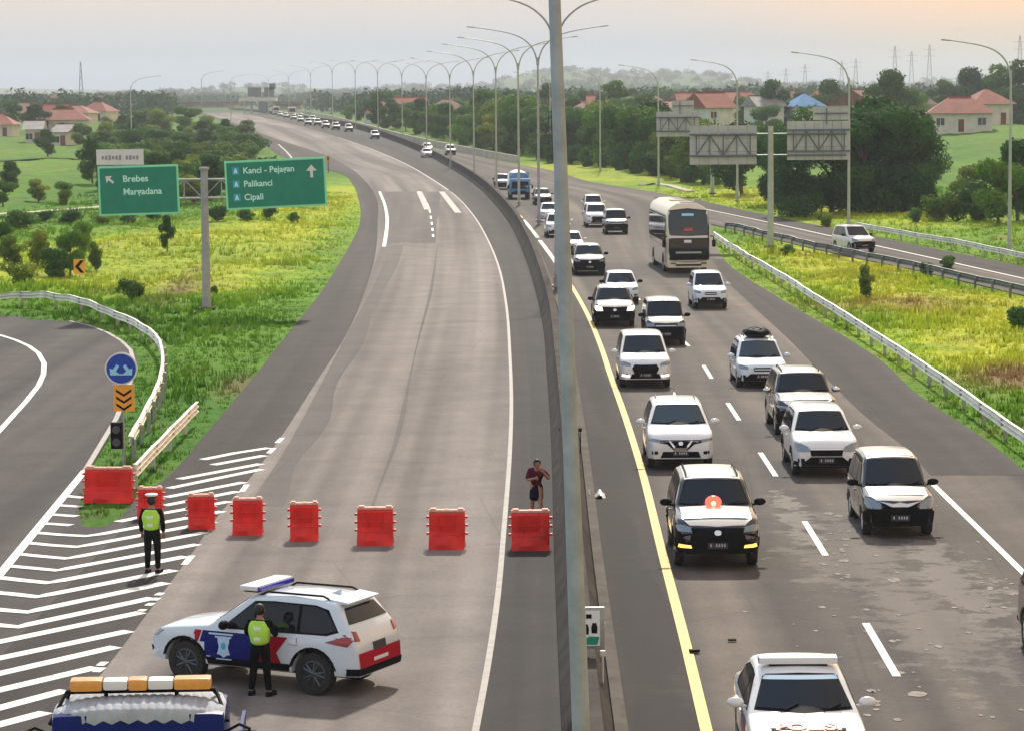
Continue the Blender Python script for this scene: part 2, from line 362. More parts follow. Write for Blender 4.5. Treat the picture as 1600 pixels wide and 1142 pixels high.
def intervals():
    out = []
    ys = yrows(172, 1900, 6)
    a = [LEDGE.pt(y) for y in ys]; b = [REDGE.pt(y) for y in ys]
    out.append((np.array([p.y for p in a]), np.array([p.x for p in a]), np.array([p.y for p in b]), np.array([p.x for p in b]), 15, 1600))
    xs = np.linspace(1090, 2600, 60)
    a = [FNEAR.pt(x) for x in xs]; b = [FFAR.pt(x) for x in xs]
    a = a[::-1]; b = b[::-1]
    out.append((np.array([p.y for p in a]), np.array([p.x for p in a]), np.array([p.y for p in b]), np.array([p.x for p in b]), 60, 270))
    return out
IV = intervals()
_r = [(-24.3, 131.5), (-20.8, 129), (-17.8, 122), (-15.7, 114.5), (-14.6, 107), (-12.9, 91.5), (-11.8, 76.5), (-10.7, 66), (-9.8, 60), (-9, 20)][::-1]
RY = np.array([p[1] for p in _r]); RX = np.array([p[0] for p in _r])
def road_dist(x, y):
    x = np.asarray(x, float); y = np.asarray(y, float); d = np.full(np.broadcast(x, y).shape, 1e3)
    for (ya, xa, yb, xb, lo, hi) in IV:
        L = np.interp(y, ya, xa); Rr = np.interp(y, yb, xb)
        dd = np.maximum(np.maximum(L-x, x-Rr), 0) + np.maximum(np.maximum(lo-y, y-hi), 0)*.3
        d = np.minimum(d, dd)
    rr = np.interp(y, RY, RX); dd = np.maximum(x-rr, 0)+np.maximum(y-131.5, 0)
    return np.minimum(d, dd)
def wob(x, y):
    return (np.sin(x*.31+1.3*np.sin(y*.11))*np.cos(y*.23+.7*np.sin(x*.19)) + .5*np.sin(x*.83+y*.41)*np.cos(y*.77-x*.2) + .3*np.sin(x*1.9)*np.sin(y*1.3))
def ground(x, y):
    x = np.asarray(x, float); y = np.asarray(y, float)
    d = road_dist(x, y); k = np.clip((d-.1)/6, 0, 1)
    z = rise(y) - .05 + k*(.16+.22*wob(x, y)) + np.clip((d-20)/200, 0, 1)*(.8*np.sin(x*.021+2)*np.cos(y*.017))
    z = z + 3.6*np.exp(-((x-83)/26)**2-((y-485)/75)**2)*np.clip(d/20, 0, 1)
    far = np.clip((y-1500)/2500, 0, 1)
    return z + far*far*(18+14*np.sin(x*.004+1)+9*np.sin(x*.011)+4*np.sin(x*.03))
def gz(x, y): return float(ground(x, y))
def on(px, py, dz=0.0):
    p = at(px, py); return Vector((p.x, p.y, gz(p.x, p.y)+dz))
# ------------------------------------------------------------ ground
PATCH = [(190, 410, 6, 26, 1.3), (250, 440, 4, 14, 1.2), (300, 380, 6, 25, .9), (480, 340, 6, 40, 1.1), (430, 410, 5, 26, .8), (60, 400, 6, 22, 1.0), (530, 300, 5, 50, .9), (330, 440, 4, 16, .7),
         (1350, 430, 6, 16, 1.2), (1500, 480, 6, 12, 1.2), (1290, 400, 5, 20, .9), (1570, 570, 4, 9, 1.0), (1000, 272, 14, 40, 1.3), (900, 262, 14, 40, 1.1), (1200, 303, 12, 30, 1.2), (1450, 350, 10, 25, .8), (1300, 330, 8, 20, .7), (1480, 530, 4, 9, .9)]
SOIL = [(275, 462, 1.0, 9, .9), (1400, 478, 3, 5, .7), (1592, 596, 2.2, 4, 1.2), (372, 603, .8, 4, .8), (300, 430, .7, 12, .6), (1340, 435, 3, 4, .4)]
def gsum(lst, x, y):
    s = np.zeros_like(x)
    for px, py, rx, ry, a in lst:
        p = at(px, py); s += a*np.exp(-((x-p.x)/rx)**2-((y-p.y)/ry)**2)
    return s
def dryness(x, y):
    n = .5+.32*wob(x*.6+3, y*.35)
    return np.clip(gsum(PATCH, x, y)*(.55+.6*n) + .22*n + .12*np.clip((y-300)/200, 0, 1), 0, 1), np.clip(gsum(SOIL, x, y)*(.5+n)+.55*np.clip(np.sin(x*.9+2*np.sin(y*.33))*np.sin(y*.37+1.7*np.sin(x*.5))-.45, 0, 1), 0, 1)
def grass_mat(name, blade=False):
    mm = bpy.data.materials.new(name); mm.use_nodes = True; t = mm.node_tree; b = t.nodes['Principled BSDF']
    a = t.nodes.new('ShaderNodeAttribute'); a.attribute_name = 'dry'; s_ = t.nodes.new('ShaderNodeAttribute'); s_.attribute_name = 'soil'
    c = t.nodes.new('ShaderNodeTexCoord'); ob = c.outputs['Object']
    c1 = ramp(t, a.outputs['Fac'], [(0, (.085, .190, .020)), (.3, (.15, .27, .025)), (.6, (.23, .33, .030)), (.85, (.35, .42, .034)), (1, (.42, .43, .050))])
    n1 = nnoise(t, ob, .35, 5, .7); c2 = nmix(t, c1, ramp(t, n1, [(.3, (.45, .58, .45)), (.7, (1.3, 1.2, 1.1))]), 1, 'MULTIPLY')
    n2 = nnoise(t, ob, 3.5, 4, .75); c3 = nmix(t, c2, ramp(t, n2, [(.3, (.55, .6, .5)), (.7, (1.3, 1.3, 1.25))]), 1, 'MULTIPLY')
    c4 = nmix(t, c3, (.20, .125, .07), s_.outputs['Fac'])
    # fields far away: broad patches of different crops
    n3 = nnoise(t, ob, .012, 3, .5, (1, .5, 1)); c5 = nmix(t, c4, ramp(t, n3, [(.38, (.7, .9, .8)), (.5, (1.05, 1.1, .9)), (.62, (1.3, 1.15, .9))]), 1, 'MULTIPLY')
    sp_ = t.nodes.new('ShaderNodeSeparateXYZ'); t.links.new(ob, sp_.inputs[0])
    for y0_, y1_, amt, colr in ((260, 620, .45, (.050, .115, .028)), (850, 1500, .8, (.035, .085, .035))):
        mr = t.nodes.new('ShaderNodeMapRange'); mr.inputs['From Min'].default_value = y0_; mr.inputs['From Max'].default_value = y1_; mr.inputs['To Max'].default_value = amt
        t.links.new(sp_.outputs['Y'], mr.inputs['Value']); c5 = nmix(t, c5, colr, mr.outputs[0])
    t.links.new(c5, b.inputs['Base Color']); b.inputs['Roughness'].default_value = .8; b.inputs['Specular IOR Level'].default_value = .04
    if blade:
        tr = t.nodes.new('ShaderNodeBsdfTranslucent'); t.links.new(c5, tr.inputs['Color'])
        ms = t.nodes.new('ShaderNodeMixShader'); ms.inputs[0].default_value = .55
        t.links.new(b.outputs[0], ms.inputs[1]); t.links.new(tr.outputs[0], ms.inputs[2])
        t.links.new(ms.outputs[0], t.nodes['Material Output'].inputs['Surface'])
    else:
        u = t.nodes.new('ShaderNodeBump'); u.inputs['Strength'].default_value = .6; u.inputs['Distance'].default_value = .15
        t.links.new(n2, u.inputs['Height']); t.links.new(u.outputs[0], b.inputs['Normal'])
    return mm
M['grass'] = grass_mat('grass_ground'); M['blade'] = grass_mat('grass_blades', True)
def attr(me, name, arr):
    a = me.attributes.new(name, 'FLOAT', 'POINT'); a.data.foreach_set('value', np.asarray(arr, np.float32))
NU, NV = 420, 560
us = np.linspace(-1, 1, NU); us = np.sign(us)*(.25*np.abs(us)+.75*np.abs(us)**3)*1.1
vs_ = 12*(8000/12)**np.linspace(0, 1, NV)
UU, VV = np.meshgrid(us, vs_); XX = UU*(VV+40); ZZ = ground(XX.ravel(), VV.ravel())
co_ = np.column_stack([XX.ravel(), VV.ravel(), ZZ])
me = bpy.data.meshes.new('ground'); me.vertices.add(len(co_)); me.vertices.foreach_set('co', co_.astype(np.float32).ravel())
ii = (np.arange(NV-1)[:, None]*NU+np.arange(NU-1)[None]).ravel(); q = np.column_stack([ii, ii+1, ii+NU+1, ii+NU])
me.loops.add(q.size); me.loops.foreach_set('vertex_index', q.ravel().astype(np.int32)); me.polygons.add(len(q))
me.polygons.foreach_set('loop_start', np.arange(0, q.size, 4, dtype=np.int32)); me.update(calc_edges=True)
dr, so_ = dryness(co_[:, 0], co_[:, 1]); attr(me, 'dry', dr); attr(me, 'soil', so_)
g = link('ground', me, M['grass'], angle=180); tag(g, kind='structure')

def tufts(name, regions, label):
    P = []
    for (x0, x1, y0, y1, dens) in regions:
        n = int((x1-x0)*(y1-y0)*dens); x = nrs.uniform(x0, x1, n); y = nrs.uniform(y0, y1, n)
        k = (road_dist(x, y) > .12) & (np.abs(x) < .2*y+5) & ~((y < 68) & (x < 5)); P.append(np.column_stack([x[k], y[k]]))
    P = np.vstack(P); n = len(P); B = 6
    z = ground(P[:, 0], P[:, 1]); clump = .5+.5*wob(P[:, 0]*1.3, P[:, 1]*1.1)
    d = road_dist(P[:, 0], P[:, 1]); H = (.07+.2*np.clip(clump, 0, 1.6))*np.clip(.45+d*.35, 0, 1.25)*nrs.uniform(.6, 1.4, n)
    th = nrs.uniform(0, 2*np.pi, (n, B)); rr = nrs.uniform(0, .16, (n, B)); ln = nrs.uniform(.1, .6, (n, B)); h = H[:, None]*nrs.uniform(.6, 1.2, (n, B))
    bx = P[:, 0][:, None]+rr*np.cos(th); by = P[:, 1][:, None]+rr*np.sin(th); bz = np.repeat(z[:, None], B, 1)-.03
    wd = .022+.05*h; px_, py_ = -np.sin(th)*wd, np.cos(th)*wd
    V = np.stack([np.stack([bx-px_, by-py_, bz], -1), np.stack([bx+px_, by+py_, bz], -1), np.stack([bx+np.cos(th)*ln*h, by+np.sin(th)*ln*h, bz+h+.03], -1)], 2).reshape(-1, 3)
    me = bpy.data.meshes.new(name); me.vertices.add(len(V)); me.vertices.foreach_set('co', V.astype(np.float32).ravel())
    me.loops.add(len(V)); me.loops.foreach_set('vertex_index', np.arange(len(V), dtype=np.int32)); me.polygons.add(len(V)//3)
    me.polygons.foreach_set('loop_start', np.arange(0, len(V), 3, dtype=np.int32)); me.update(calc_edges=True)
    a, b = dryness(P[:, 0], P[:, 1]); a = np.clip(a+nrs.normal(0, .06, n), 0, 1)
    attr(me, 'dry', np.repeat(a, 3*B)); attr(me, 'soil', np.repeat(b, 3*B))
    o = link(name, me, M['blade'], smooth=False); tag(o, label, kind='stuff'); o['category'] = 'grass'
tufts('grass', [(-34, 2, 55, 150, 7), (-45, 5, 150, 300, 2.6), (8, 36, 70, 170, 7), (8, 50, 170, 300, 2.6)], 'yellow-green roadside grass growing on the verges beside the carriageways')

# ------------------------------------------------------------ roads
def smoothp(pts, it=2):
    P = [Vector(p) for p in pts]
    for _ in range(it):
        Q = [P[0]]
        for a, b in zip(P, P[1:]): Q += [a.lerp(b, .25), a.lerp(b, .75)]
        Q.append(P[-1]); P = Q
    return P
def strip(name, A, B, m, axis='y', dz=0.0, uoff=0.0, nsub=4):
    """sheet lofted between two ground polylines (lists of Vectors)"""
    vs, fs, uv = [], [], []; v = 0; prev = None; W_ = float(np.median([(b-a).length for a, b in zip(A, B)]))
    for i, (a, b) in enumerate(zip(A, B)):
        mid = (a+b)/2
        if prev is not None: v += (mid-prev).length
        prev = mid; wd = (b-a).length
        for k in range(nsub+1):
            p = a.lerp(b, k/nsub); vs.append((p.x, p.y, float(rise(p.y))+dz)); uv.append((uoff+W_*k/nsub, v))
    n = nsub+1
    for i in range(len(A)-1):
        for k in range(nsub):
            fs.append((i*n+k, i*n+k+1, (i+1)*n+k+1, (i+1)*n+k))
    me = bpy.data.meshes.new(name); me.from_pydata(vs, [], fs); me.update()
    ul = me.uv_layers.new(name='UVMap'); li = np.empty(len(me.loops), np.int32); me.loops.foreach_get('vertex_index', li)
    ul.data.foreach_set('uv', np.array(uv, np.float32)[li].ravel())
    if sum(p.normal.z for p in me.polygons) < 0: me.flip_normals()
    return link(name, me, m, smooth=False)
def st(o, kind='structure'): return tag(o, kind=kind)
ys = yrows(176.5, 1500, 3)
st(strip('road', [MEDIAN.pt(y) for y in ys], [REDGE.pt(y) for y in ys], M['lane_right'], dz=0))
BND = Curve([(322, 178), (372, 195), (430, 217), (500, 240), (545, 262), (572, 285), (588, 310), (590, 350), (586, 400), (572, 450), (548, 510), (492, 600), (437, 685), (392, 745), (345, 800), (297, 868), (240, 945), (168, 1040), (85, 1142)])
WLINE = Curve([(385, 178), (470, 198), (560, 226), (630, 255), (680, 284), (710, 305), (738, 335), (762, 375), (780, 420), (790, 470), (797, 560), (799, 640), (797, 700), (788, 820), (778, 930), (762, 1040), (743, 1142)])
st(strip('road', [LEDGE.pt(y) for y in ys], [MEDIAN.pt(y) for y in ys], M['lane'], dz=0.0))
st(strip('road_shoulder', [LEDGE.pt(y) for y in ys], [BND.pt(y) for y in ys], M['shoulder'], dz=.004))
st(strip('road_shoulder', [WLINE.pt(y) for y in ys], [MEDIAN.pt(y) for y in ys], M['shoulder_left'], dz=.004))
SEAM = Curve([(683, 383), (672, 450), (655, 520), (632, 620), (612, 700), (580, 790)]); yr = yrows(383, 790, 2)
st(strip('road_wear', [at(SEAM(y)-.0, y) for y in yr], [at(SEAM(y)+.09*(y-150)/10.3*(1.2+.6*math.sin(y*.031)), y) for y in yr], M['patched'], dz=.005))
st(strip('road_wear', [at(SEAM(y)-.30*(y-150), y) for y in yr], [at(SEAM(y)-.30*(y-150)+.8*(y-150)/10.3*(.9+.2*math.sin(y*.05)), y) for y in yr], M['patched'], dz=.005))
# right-hand shoulder of the right carriageway, narrowing up the road
RSH = Curve([(1112, 405), (1142, 445), (1180, 482), (1232, 530), (1290, 590), (1352, 650), (1420, 705), (1452, 740)])
yr = [y for y in yrows(405, 742, 2, 60)]
st(strip('road_shoulder', [RSH.pt(y) for y in yr], [REDGE.pt(y) for y in yr], M['shoulder'], dz=.004))
yr = yrows(300, 1500, 2, 120)
st(strip('road_shoulder', [MEDIAN.pt(y) for y in yr], [at(YLINE(y)-6*min(1, (y-200)/400), y) for y in yr], M['shoulder'], dz=.004))
xs = np.linspace(1085, 2600, 130)
st(strip('frontage_road', [FNEAR.pt(x) for x in xs], [FFAR.pt(x) for x in xs], M['lane_right'], dz=.008))
FLINE = Curve([(1090, 325), (1114, 330), (1205, 349), (1310, 372), (1380, 387), (1600, 436), (2000, 524)], 'x')
st(strip('frontage_road_shoulder', [FLINE.pt(x) for x in xs], [FFAR.pt(x) for x in xs], M['shoulder'], dz=.012))
# dark resurfaced patch on left carriageway
DP1, DP2 = Curve([(600, 300), (604, 340), (598, 381)]), Curve([(690, 300), (683, 340), (681, 380)])
yr = np.linspace(300, 380, 30)
st(strip('road_patch', [DP1.pt(y) for y in yr], [DP2.pt(y) for y in yr], M['patched'], dz=.004))
# ramp: one flat sheet
rp = [(x, y) for (x, y) in [(-1500, 440), (-600, 478), (-200, 483), (0, 487), (50, 491), (100, 497), (135, 505), (165, 517), (188, 529), (204, 541), (213, 555), (214, 572), (207, 605), (190, 650), (160, 700), (137, 738), (129, 768), (122, 800), (131, 822), (160, 823), (188, 808), (203, 792), (212, 776), (262, 745), (300, 705), (420, 700), (430, 760), (360, 850), (250, 1000), (160, 1142), (-200, 1500), (-1800, 1500)]]
vs = [at(x, y, -.004) for x, y in rp]
o = pyo('ramp_road', vs, [tuple(range(len(vs)))], M['ramp'])
ul = o.data.uv_layers.new(name='UVMap')
for l in o.data.loops:
    v = o.data.vertices[l.vertex_index].co; ul.data[l.index].uv = (v.x, v.y)
if o.data.polygons[0].normal.z < 0: o.data.flip_normals()
st(o)
# painted markings
def line(pts, wid, m, dz=.012, name='road_marking', n=None, z0=0):
    P = [Vector(p) for p in pts]; A, B = [], []
    for i, p in enumerate(P):
        d = (P[min(i+1, len(P)-1)]-P[max(i-1, 0)]); d.z = 0; d.normalize(); nn = Vector((-d.y, d.x, 0))*wid/2
        A.append(p-nn); B.append(p+nn)
    return st(strip(name, A, B, m, dz=dz, nsub=1))
def cline(cv, q0, q1, wid, m, step=2, **k):
    if cv.axis == 'y': qs = yrows(q0, q1, step, 10)
    else: qs = list(np.linspace(q0, q1, 80))
    return line([cv.pt(q) for q in qs], wid, m, **k)
cline(YLINE, 415, 1500, .20, M['yellow_line'])
for a, b in ((306, 341), (344, 372), (376, 415)): cline(YLINE, a, b, .28, M['white_line'])
cline(WLINE, 300, 1500, .12, M['faded_line'])
cline(WLINE, 215, 298, .2, M['faded_line'])
cline(Curve([(593, 300), (601, 320), (605, 345), (603, 368), (600, 386)]), 300, 386, .26, M['white_line'])
cline(Curve([(435, 226), (448, 238), (458, 250)]), 226, 250, .3, M['faded_line'])
cline(FLINE, 1095, 2500, .16, M['white_line'], dz=.018)
cline(Curve([(1458, 757), (1525, 822), (1597, 893), (1690, 986)]), 757, 986, .16, M['white_line'])
LANE = Curve([(896, 385), (930, 414), (1012, 480), (1050, 517), (1078, 543), (1116, 598), (1160, 665), (1216, 750), (1290, 868), (1402, 1058)])
for k in range(-3, 14):
    d0 = 49.4+13*k; d1 = d0+5.0
    a, b = 150+44800/d1, 150+44800/d0
    if a < 393: continue
    cline(LANE, a, b, .15, M['white_line'], n=4)
DSH = Curve([(652, 297), (668, 320), (674, 345), (677, 372)])
for k in range(8): cline(DSH, 300+k*9.5, 304.5+k*9.5, .16, M['white_line'])
for p, q_, wd in (((655, 300), (668, 328), .6), ((690, 300), (716, 333), .6)): line([at(*p), at(*q_)], wd, M['faded_line'], dz=.010)
# dark damp stains beside the median
def stain(pts, dz=.009):
    P = smoothp([at(x, y, dz) for x, y in pts+[pts[0]]], 2)[:-1]; o = pyo('road_stain', P, [tuple(range(len(P)))], M['stain'])
    if o.data.polygons[0].normal.z < 0: o.data.flip_normals()
    st(o)
# ramp lines
RL = Curve([(-300, 480), (0, 491), (60, 495), (100, 500), (140, 509), (170, 520), (192, 533), (205, 548), (208, 562)], 'x')
line([at(x, y) for x, y in [(-300, 482), (0, 490), (60, 494), (100, 500), (140, 509), (168, 520), (190, 533), (204, 547), (209, 566), (206, 590), (196, 620), (181, 655), (160, 690), (133, 735)]], .16, M['faded_line'])
line([at(x, y) for x, y in [(133, 735), (70, 812), (0, 897), (-80, 992), (-300, 1260)]], .22, M['white_line'])
line([at(x, y) for x, y in [(-300, 505), (-60, 515), (0, 524), (25, 532), (45, 541), (60, 552), (69, 568), (68, 585), (60, 603), (40, 628), (0, 672), (-60, 735), (-200, 890)]], .2, M['white_line'])
# gore hatching
def H(pts, w_=.27): line([at(x, y) for x, y in pts], w_, M['white_line'], dz=.008)
def c3(pts): return [(x/2.424, 742+y/2.424) for x, y in pts]
for s_ in [[(248, 79), (318, 86)], [(218, 114), (308, 120)], [(192, 149), (292, 156)], [(162, 183), (270, 190)],
           [(133, 218), (230, 226), (325, 231), (380, 224), (845, 137)], [(98, 256), (200, 266), (290, 272), (340, 264), (812, 177)], [(62, 298), (160, 308), (250, 316), (300, 308), (777, 217)],
           [(32, 344), (120, 352), (215, 361), (265, 352), (750, 262)], [(-2, 388), (80, 398), (180, 408), (230, 400), (705, 308)], [(-30, 443), (60, 452), (140, 461), (190, 452), (660, 360)],
           [(-80, 502), (20, 512), (105, 519), (155, 508), (630, 408)], [(-80, 562), (0, 569), (70, 575), (120, 563), (580, 465)], [(-90, 650), (535, 520)], [(-90, 712), (490, 590)], [(-90, 772), (440, 650)],
           [(-90, 835), (365, 728)], [(-90, 905), (250, 815)], [(-90, 968), (175, 898)], [(-120, 1040), (110, 975)], [(-150, 1120), (50, 1060)],
           [(445, 177), (530, 160), (870, 100)], [(620, 116), (900, 62)], [(630, 84), (925, 27)], [(640, 50), (990, -22)]]:
    H(c3(s_), .33 if s_[0][1] > 380 else .29)
def c2(pts): return [(x/2.855, 440+y/2.855) for x, y in pts]
for s_ in [[(905, 793), (1050, 764), (1200, 741)], [(950, 817), (1180, 775)], [(800, 880), (1165, 812)]]: H(c2(s_), .3)
for s_ in [((441, 684), (433, 692)), ((428, 700), (420, 708)), ((386, 757), (378, 768)), ((300, 868), (288, 882)), ((253, 926), (246, 930)), ((247, 934), (240, 938)), ((238, 942), (231, 946)), ((225, 952), (219, 955)), ((164, 1034), (156, 1040)), ((160, 1043), (150, 1050))]:
    line([at(*s_[0]), at(*s_[1])], .16, M['white_line'], dz=.01)

# ------------------------------------------------------------ concrete median barrier
def sweep(name, path, prof, m, parent=None, closed=True, smooth=True, angle=35):
    vs, fs = [], []; n = len(prof); P = [Vector(p) for p in path]
    for i, p in enumerate(P):
        d = (P[min(i+1, len(P)-1)]-P[max(i-1, 0)]); d.z = 0; d.normalize(); nn = Vector((d.y, -d.x, 0))
        for (a, z) in prof: vs.append(p+nn*a+Vector((0, 0, z)))
    for i in range(len(P)-1):
        for k in range(n if closed else n-1):
            fs.append((i*n+k, i*n+(k+1) % n, (i+1)*n+(k+1) % n, (i+1)*n+k))
    if closed: fs.append(tuple(range(n))); fs.append(tuple(range((len(P)-1)*n, len(P)*n))[::-1])
    me = bpy.data.meshes.new(name); me.from_pydata(vs, [], fs); me.update()
    bm = bmesh.new(); bm.from_mesh(me); bmesh.ops.recalc_face_normals(bm, faces=bm.faces); bm.to_mesh(me); bm.free()
    return link(name, me, m, parent, smooth, angle)
JER = [(-.42, -.05), (-.42, .10), (-.24, .36), (-.15, 1.12), (.15, 1.12), (.24, .36), (.42, .10), (.42, -.05)]
path = [MEDIAN.pt(y) for y in yrows(172, 1600, 2.0)]
b = sweep('median_barrier', path, JER, M['concrete']); tag(b, 'long grey concrete barrier dividing the two carriageways', 'barrier')
# raised kerb ledge along its right foot
path2 = [at(MEDIAN(y)+.55*(y-150)/10.3, y) for y in yrows(330, 1600, 2.0)]
k = sweep('kerb', path2, [(-.12, -.02), (-.12, .14), (.10, .12), (.12, -.02)], M['kerb']); st(k)
# parapet wall along the far right-hand edge
WALLC = Curve([(430, 171), (470, 177), (500, 183), (560, 199), (654, 224), (730, 240), (808, 255)])
path = [WALLC.pt(y) for y in yrows(176, 255, 3)]
b = sweep('parapet_wall', path, [(-.22, -.1), (-.12, .95), (-.16, .95), (-.16, 1.08), (.16, 1.08), (.16, .95), (.12, .95), (.2, -.1)], M['concrete_light']); tag(b, 'low beige parapet wall along the far right edge of the carriageway', 'wall')
pth = [at(x, y) for x, y in [(1003, 292), (1025, 290), (1050, 294), (1078, 302)]]
b = sweep('kerb', pth, [(-.5, -.05), (-.45, .25), (.45, .25), (.5, -.05)], M['concrete_light']); st(b)

# ------------------------------------------------------------ guardrails
WB = []
for i in range(13):
    t = i/12; z = .44+.31*t; a = .045*math.cos(4*math.pi*t) ; WB.append((a, z))
WBP = WB + [(-.05, z) for a, z in WB[::-1][:1]] + [(a-.02, z) for a, z in WB[::-1][1:]]
def resample(P, step):
    P = [Vector(p) for p in P]; out = [P[0]]; acc = 0; cur = P[0]; i = 1
    while i < len(P):
        L = (P[i]-cur).length
        if acc+L >= step:
            cur = cur.lerp(P[i], (step-acc)/L); out.append(cur.copy()); acc = 0
        else: acc += L; cur = P[i]; i += 1
    return out
def guardrail(px, label, m, pm, side=1, step=4.0, double=False, sm=2):
    P = smoothp([on(x, y) for x, y in px], sm); P = resample(P, .8)
    for p in P: p.z = gz(p.x, p.y)
    o = P[0].copy(); root = empty('guardrail', o, 0, label, 'guardrail'); step *= 1.7
    Q = [p-o for p in P]
    sweep('rail', Q, [(a+side*.12, z) for a, z in WBP], m, root)
    k = int(step/.8)
    pts = [i for i in range(1, len(Q), max(1, k))][:95]
    for i in pts:
        bm = bmesh.new(); d = Q[min(i+1, len(Q)-1)]-Q[i-1]; a = math.atan2(d.y, d.x)
        box(bm, Q[i]+Vector((0, 0, .25)), (.10, .12, .84), Matrix.Rotation(a, 3, 'Z'), .01)
        box(bm, Q[i]+Vector((side*.06*d.y, -side*.06*d.x, 0))*1+Vector((0, 0, .6)), (.1, .1, .26), Matrix.Rotation(a, 3, 'Z'))
        bmo('post', bm, pm, root, False)
    return root
guardrail([(-300, 472), (-60, 476), (0, 480), (60, 484), (120, 492), (180, 507), (225, 528), (252, 552), (262, 585), (254, 630), (232, 680), (208, 722)], 'curved pale guardrail round the outside of the left ramp bend', M['rail'], M['galv'], side=1, step=2)
guardrail([(206, 768), (235, 735), (272, 694), (306, 660)], 'short cream guardrail with gaps of rust on the tip of the grass wedge', M['rail_rust'], M['post_green'], side=1, step=2.4)
guardrail([(1118, 378), (1150, 402), (1200, 432), (1260, 470), (1300, 497), (1350, 530), (1400, 563), (1450, 598), (1500, 635), (1560, 678), (1620, 722), (1760, 830)], 'long white guardrail between the right-hand shoulder and the yellow grass strip', M['rail'], M['galv'], side=1, step=2.4)
guardrail([(1338, 362), (1400, 374), (1450, 383), (1500, 392), (1560, 405), (1640, 423), (1900, 483)], 'pale guardrail on the far side of the frontage road behind the lone car', M['rail'], M['galv'], side=1, step=2.4)
guardrail([(1130, 362), (1175, 372), (1222, 384), (1300, 402), (1360, 415), (1420, 427), (1470, 440), (1540, 457), (1640, 482), (2000, 575)], 'dark weathered guardrail on the near side of the frontage road', M['rail_dark'], M['rail_dark'], side=-1, step=2)

# ------------------------------------------------------------ lamps
def lamp(base, top, label, dbl=True, left=True, yaw=0, h=13.0, m='pole', rise_=2.5, reach=5.5, r0=.13, group=None, sc=1.0):
    root = empty('street_lamp', base, yaw, label, 'street lamp', group)
    bm = bmesh.new(); tube(bm, [(0, 0, -.3), (0, 0, h*.33), (0, 0, h*.66), (0, 0, h)], [r0, r0*.85, r0*.7, r0*.52], 12); bmo('pole', bm, M[m], root)
    bm = bmesh.new(); box(bm, (0, 0, .06), (.5, .5, .12), bevel=.02); box(bm, (0, 0, .3), (r0*2+.06, r0*2+.06, .5), bevel=.02); bmo('base_plate', bm, M[m], root)
    for sgn in ([-1, 1] if dbl else ([-1] if left else [1])):
        prof = [(0, -.6), (.06, 0), (.35, .75), (.85, 1.3), (1.5, 1.72), (2.6, 2.05), (4, 2.28), (5.0, 2.42)]
        k = reach/5.5; pts = [Vector((sgn*(a*k+r0*.3), 0, h+z*rise_/2.5)) for a, z in prof]; pts = smoothp(pts, 1)
        bm = bmesh.new(); n = len(pts); tube(bm, pts, [r0*.5-(r0*.5-.032)*i/(n-1) for i in range(n)], 8); arm = bmo('arm', bm, M[m], root)
        bm = bmesh.new(); e_ = pts[-1]; box(bm, (e_.x+sgn*.28, 0, e_.z+.02), (.62, .24, .09), Matrix.Rotation(-sgn*R(6), 3, 'Y'), .03)
        bmo('lamp_head', bm, M['pole'], root)
    return root
def mdir(y):
    a = MEDIAN.pt(y-1); b = MEDIAN.pt(y+1); return math.atan2(b.y-a.y, b.x-a.x)+math.pi/2
# the tall near pole, footed on the barrier below the frame
nb = at(938, 1500); d_ = 31.5
nb = Vector(((925-800)/4350*d_*1.0, d_, 0)); 
def pole_top_lean(root, lean): root.rotation_euler = (0, lean, root.rotation_euler[2])
pb_, pt_0 = atY(908, 31.6, 1142), atY(866.5, 31.6, 0); dd_ = (pb_-pt_0); k_0 = pb_.z/dd_.z*-1
base_ = pb_+dd_*(pb_.z/abs(dd_.z))
l0 = lamp(Vector((base_.x, 31.6, 0)), 13, 'thick grey lamp pole rising through the whole picture nearest the camera', True, m='pole', r0=.117)
l0.rotation_euler = (0, -math.atan2(base_.x-pt_0.x, pt_0.z), 0)
MB = [(870, 458, 143), (842, 352, 0), (811, 322, 0), (776, 303, 0), (741, 283, 0), (704, 264, 0), (667, 243, 0), (629, 225.5, 0), (591, 212, 0), (556, 202, 0), (520, 195, 0), (486, 189, 0), (452, 184, 0), (420, 180, 0)]
names = ['directly behind the thick foreground pole', 'beside the white cars, nearest one fully seen on the median', 'standing in front of the blue truck', 'just left of the blue truck', 'in front of the brown roof between the carriageways', 'below the left brown roof', 'left of the pair of red-roofed houses', 'where the median starts to climb', 'beside the lone white car in the bend', 'by the front of the far traffic queue', 'halfway along the far traffic queue', 'near the end of the far traffic queue', 'just right of the far toll plaza boards', 'in front of the far toll plaza boards']
for i, (px, py, _) in enumerate(MB):
    p = at(px, py); p.z += .3
    yaw = math.atan2(1, 0)*0
    t0, t1 = MEDIAN.pt(max(176, py-2)), MEDIAN.pt(py+2); dv = t0-t1; yaw = -math.atan2(dv.x, dv.y)*(-1)
    yaw = math.atan2(-dv.x, dv.y)
    lamp(p, 13, 'double-arm lamp on the median, '+names[i], True, yaw=yaw*.75, m='pole' if i < 2 else 'pole_light', r0=.13 if i < 3 else .12, group='double-arm lamps on the median')
for (px, py, top, lbl, left) in [(1577, 392, 8, 'rightmost single-arm lamp, beyond the frontage road guardrail', True), (1326, 352, 8, 'single-arm lamp beside the back of the right sign board', True), (1152, 312, 8, 'single-arm lamp seen through the back of the left sign board', True),
                           (1029, 288, 8, 'single-arm lamp at the left end of the far sign board', True), (938, 268, 8, 'single-arm lamp between the foreground pole and the far sign board', True)]:
    p = on(px, py+4); s_ = 4350/p.y; lamp(p, 13, lbl, False, left, 0, h=11.5, m='pole_light', reach=4.2, rise_=2.0, group='single-arm lamps right of the road')
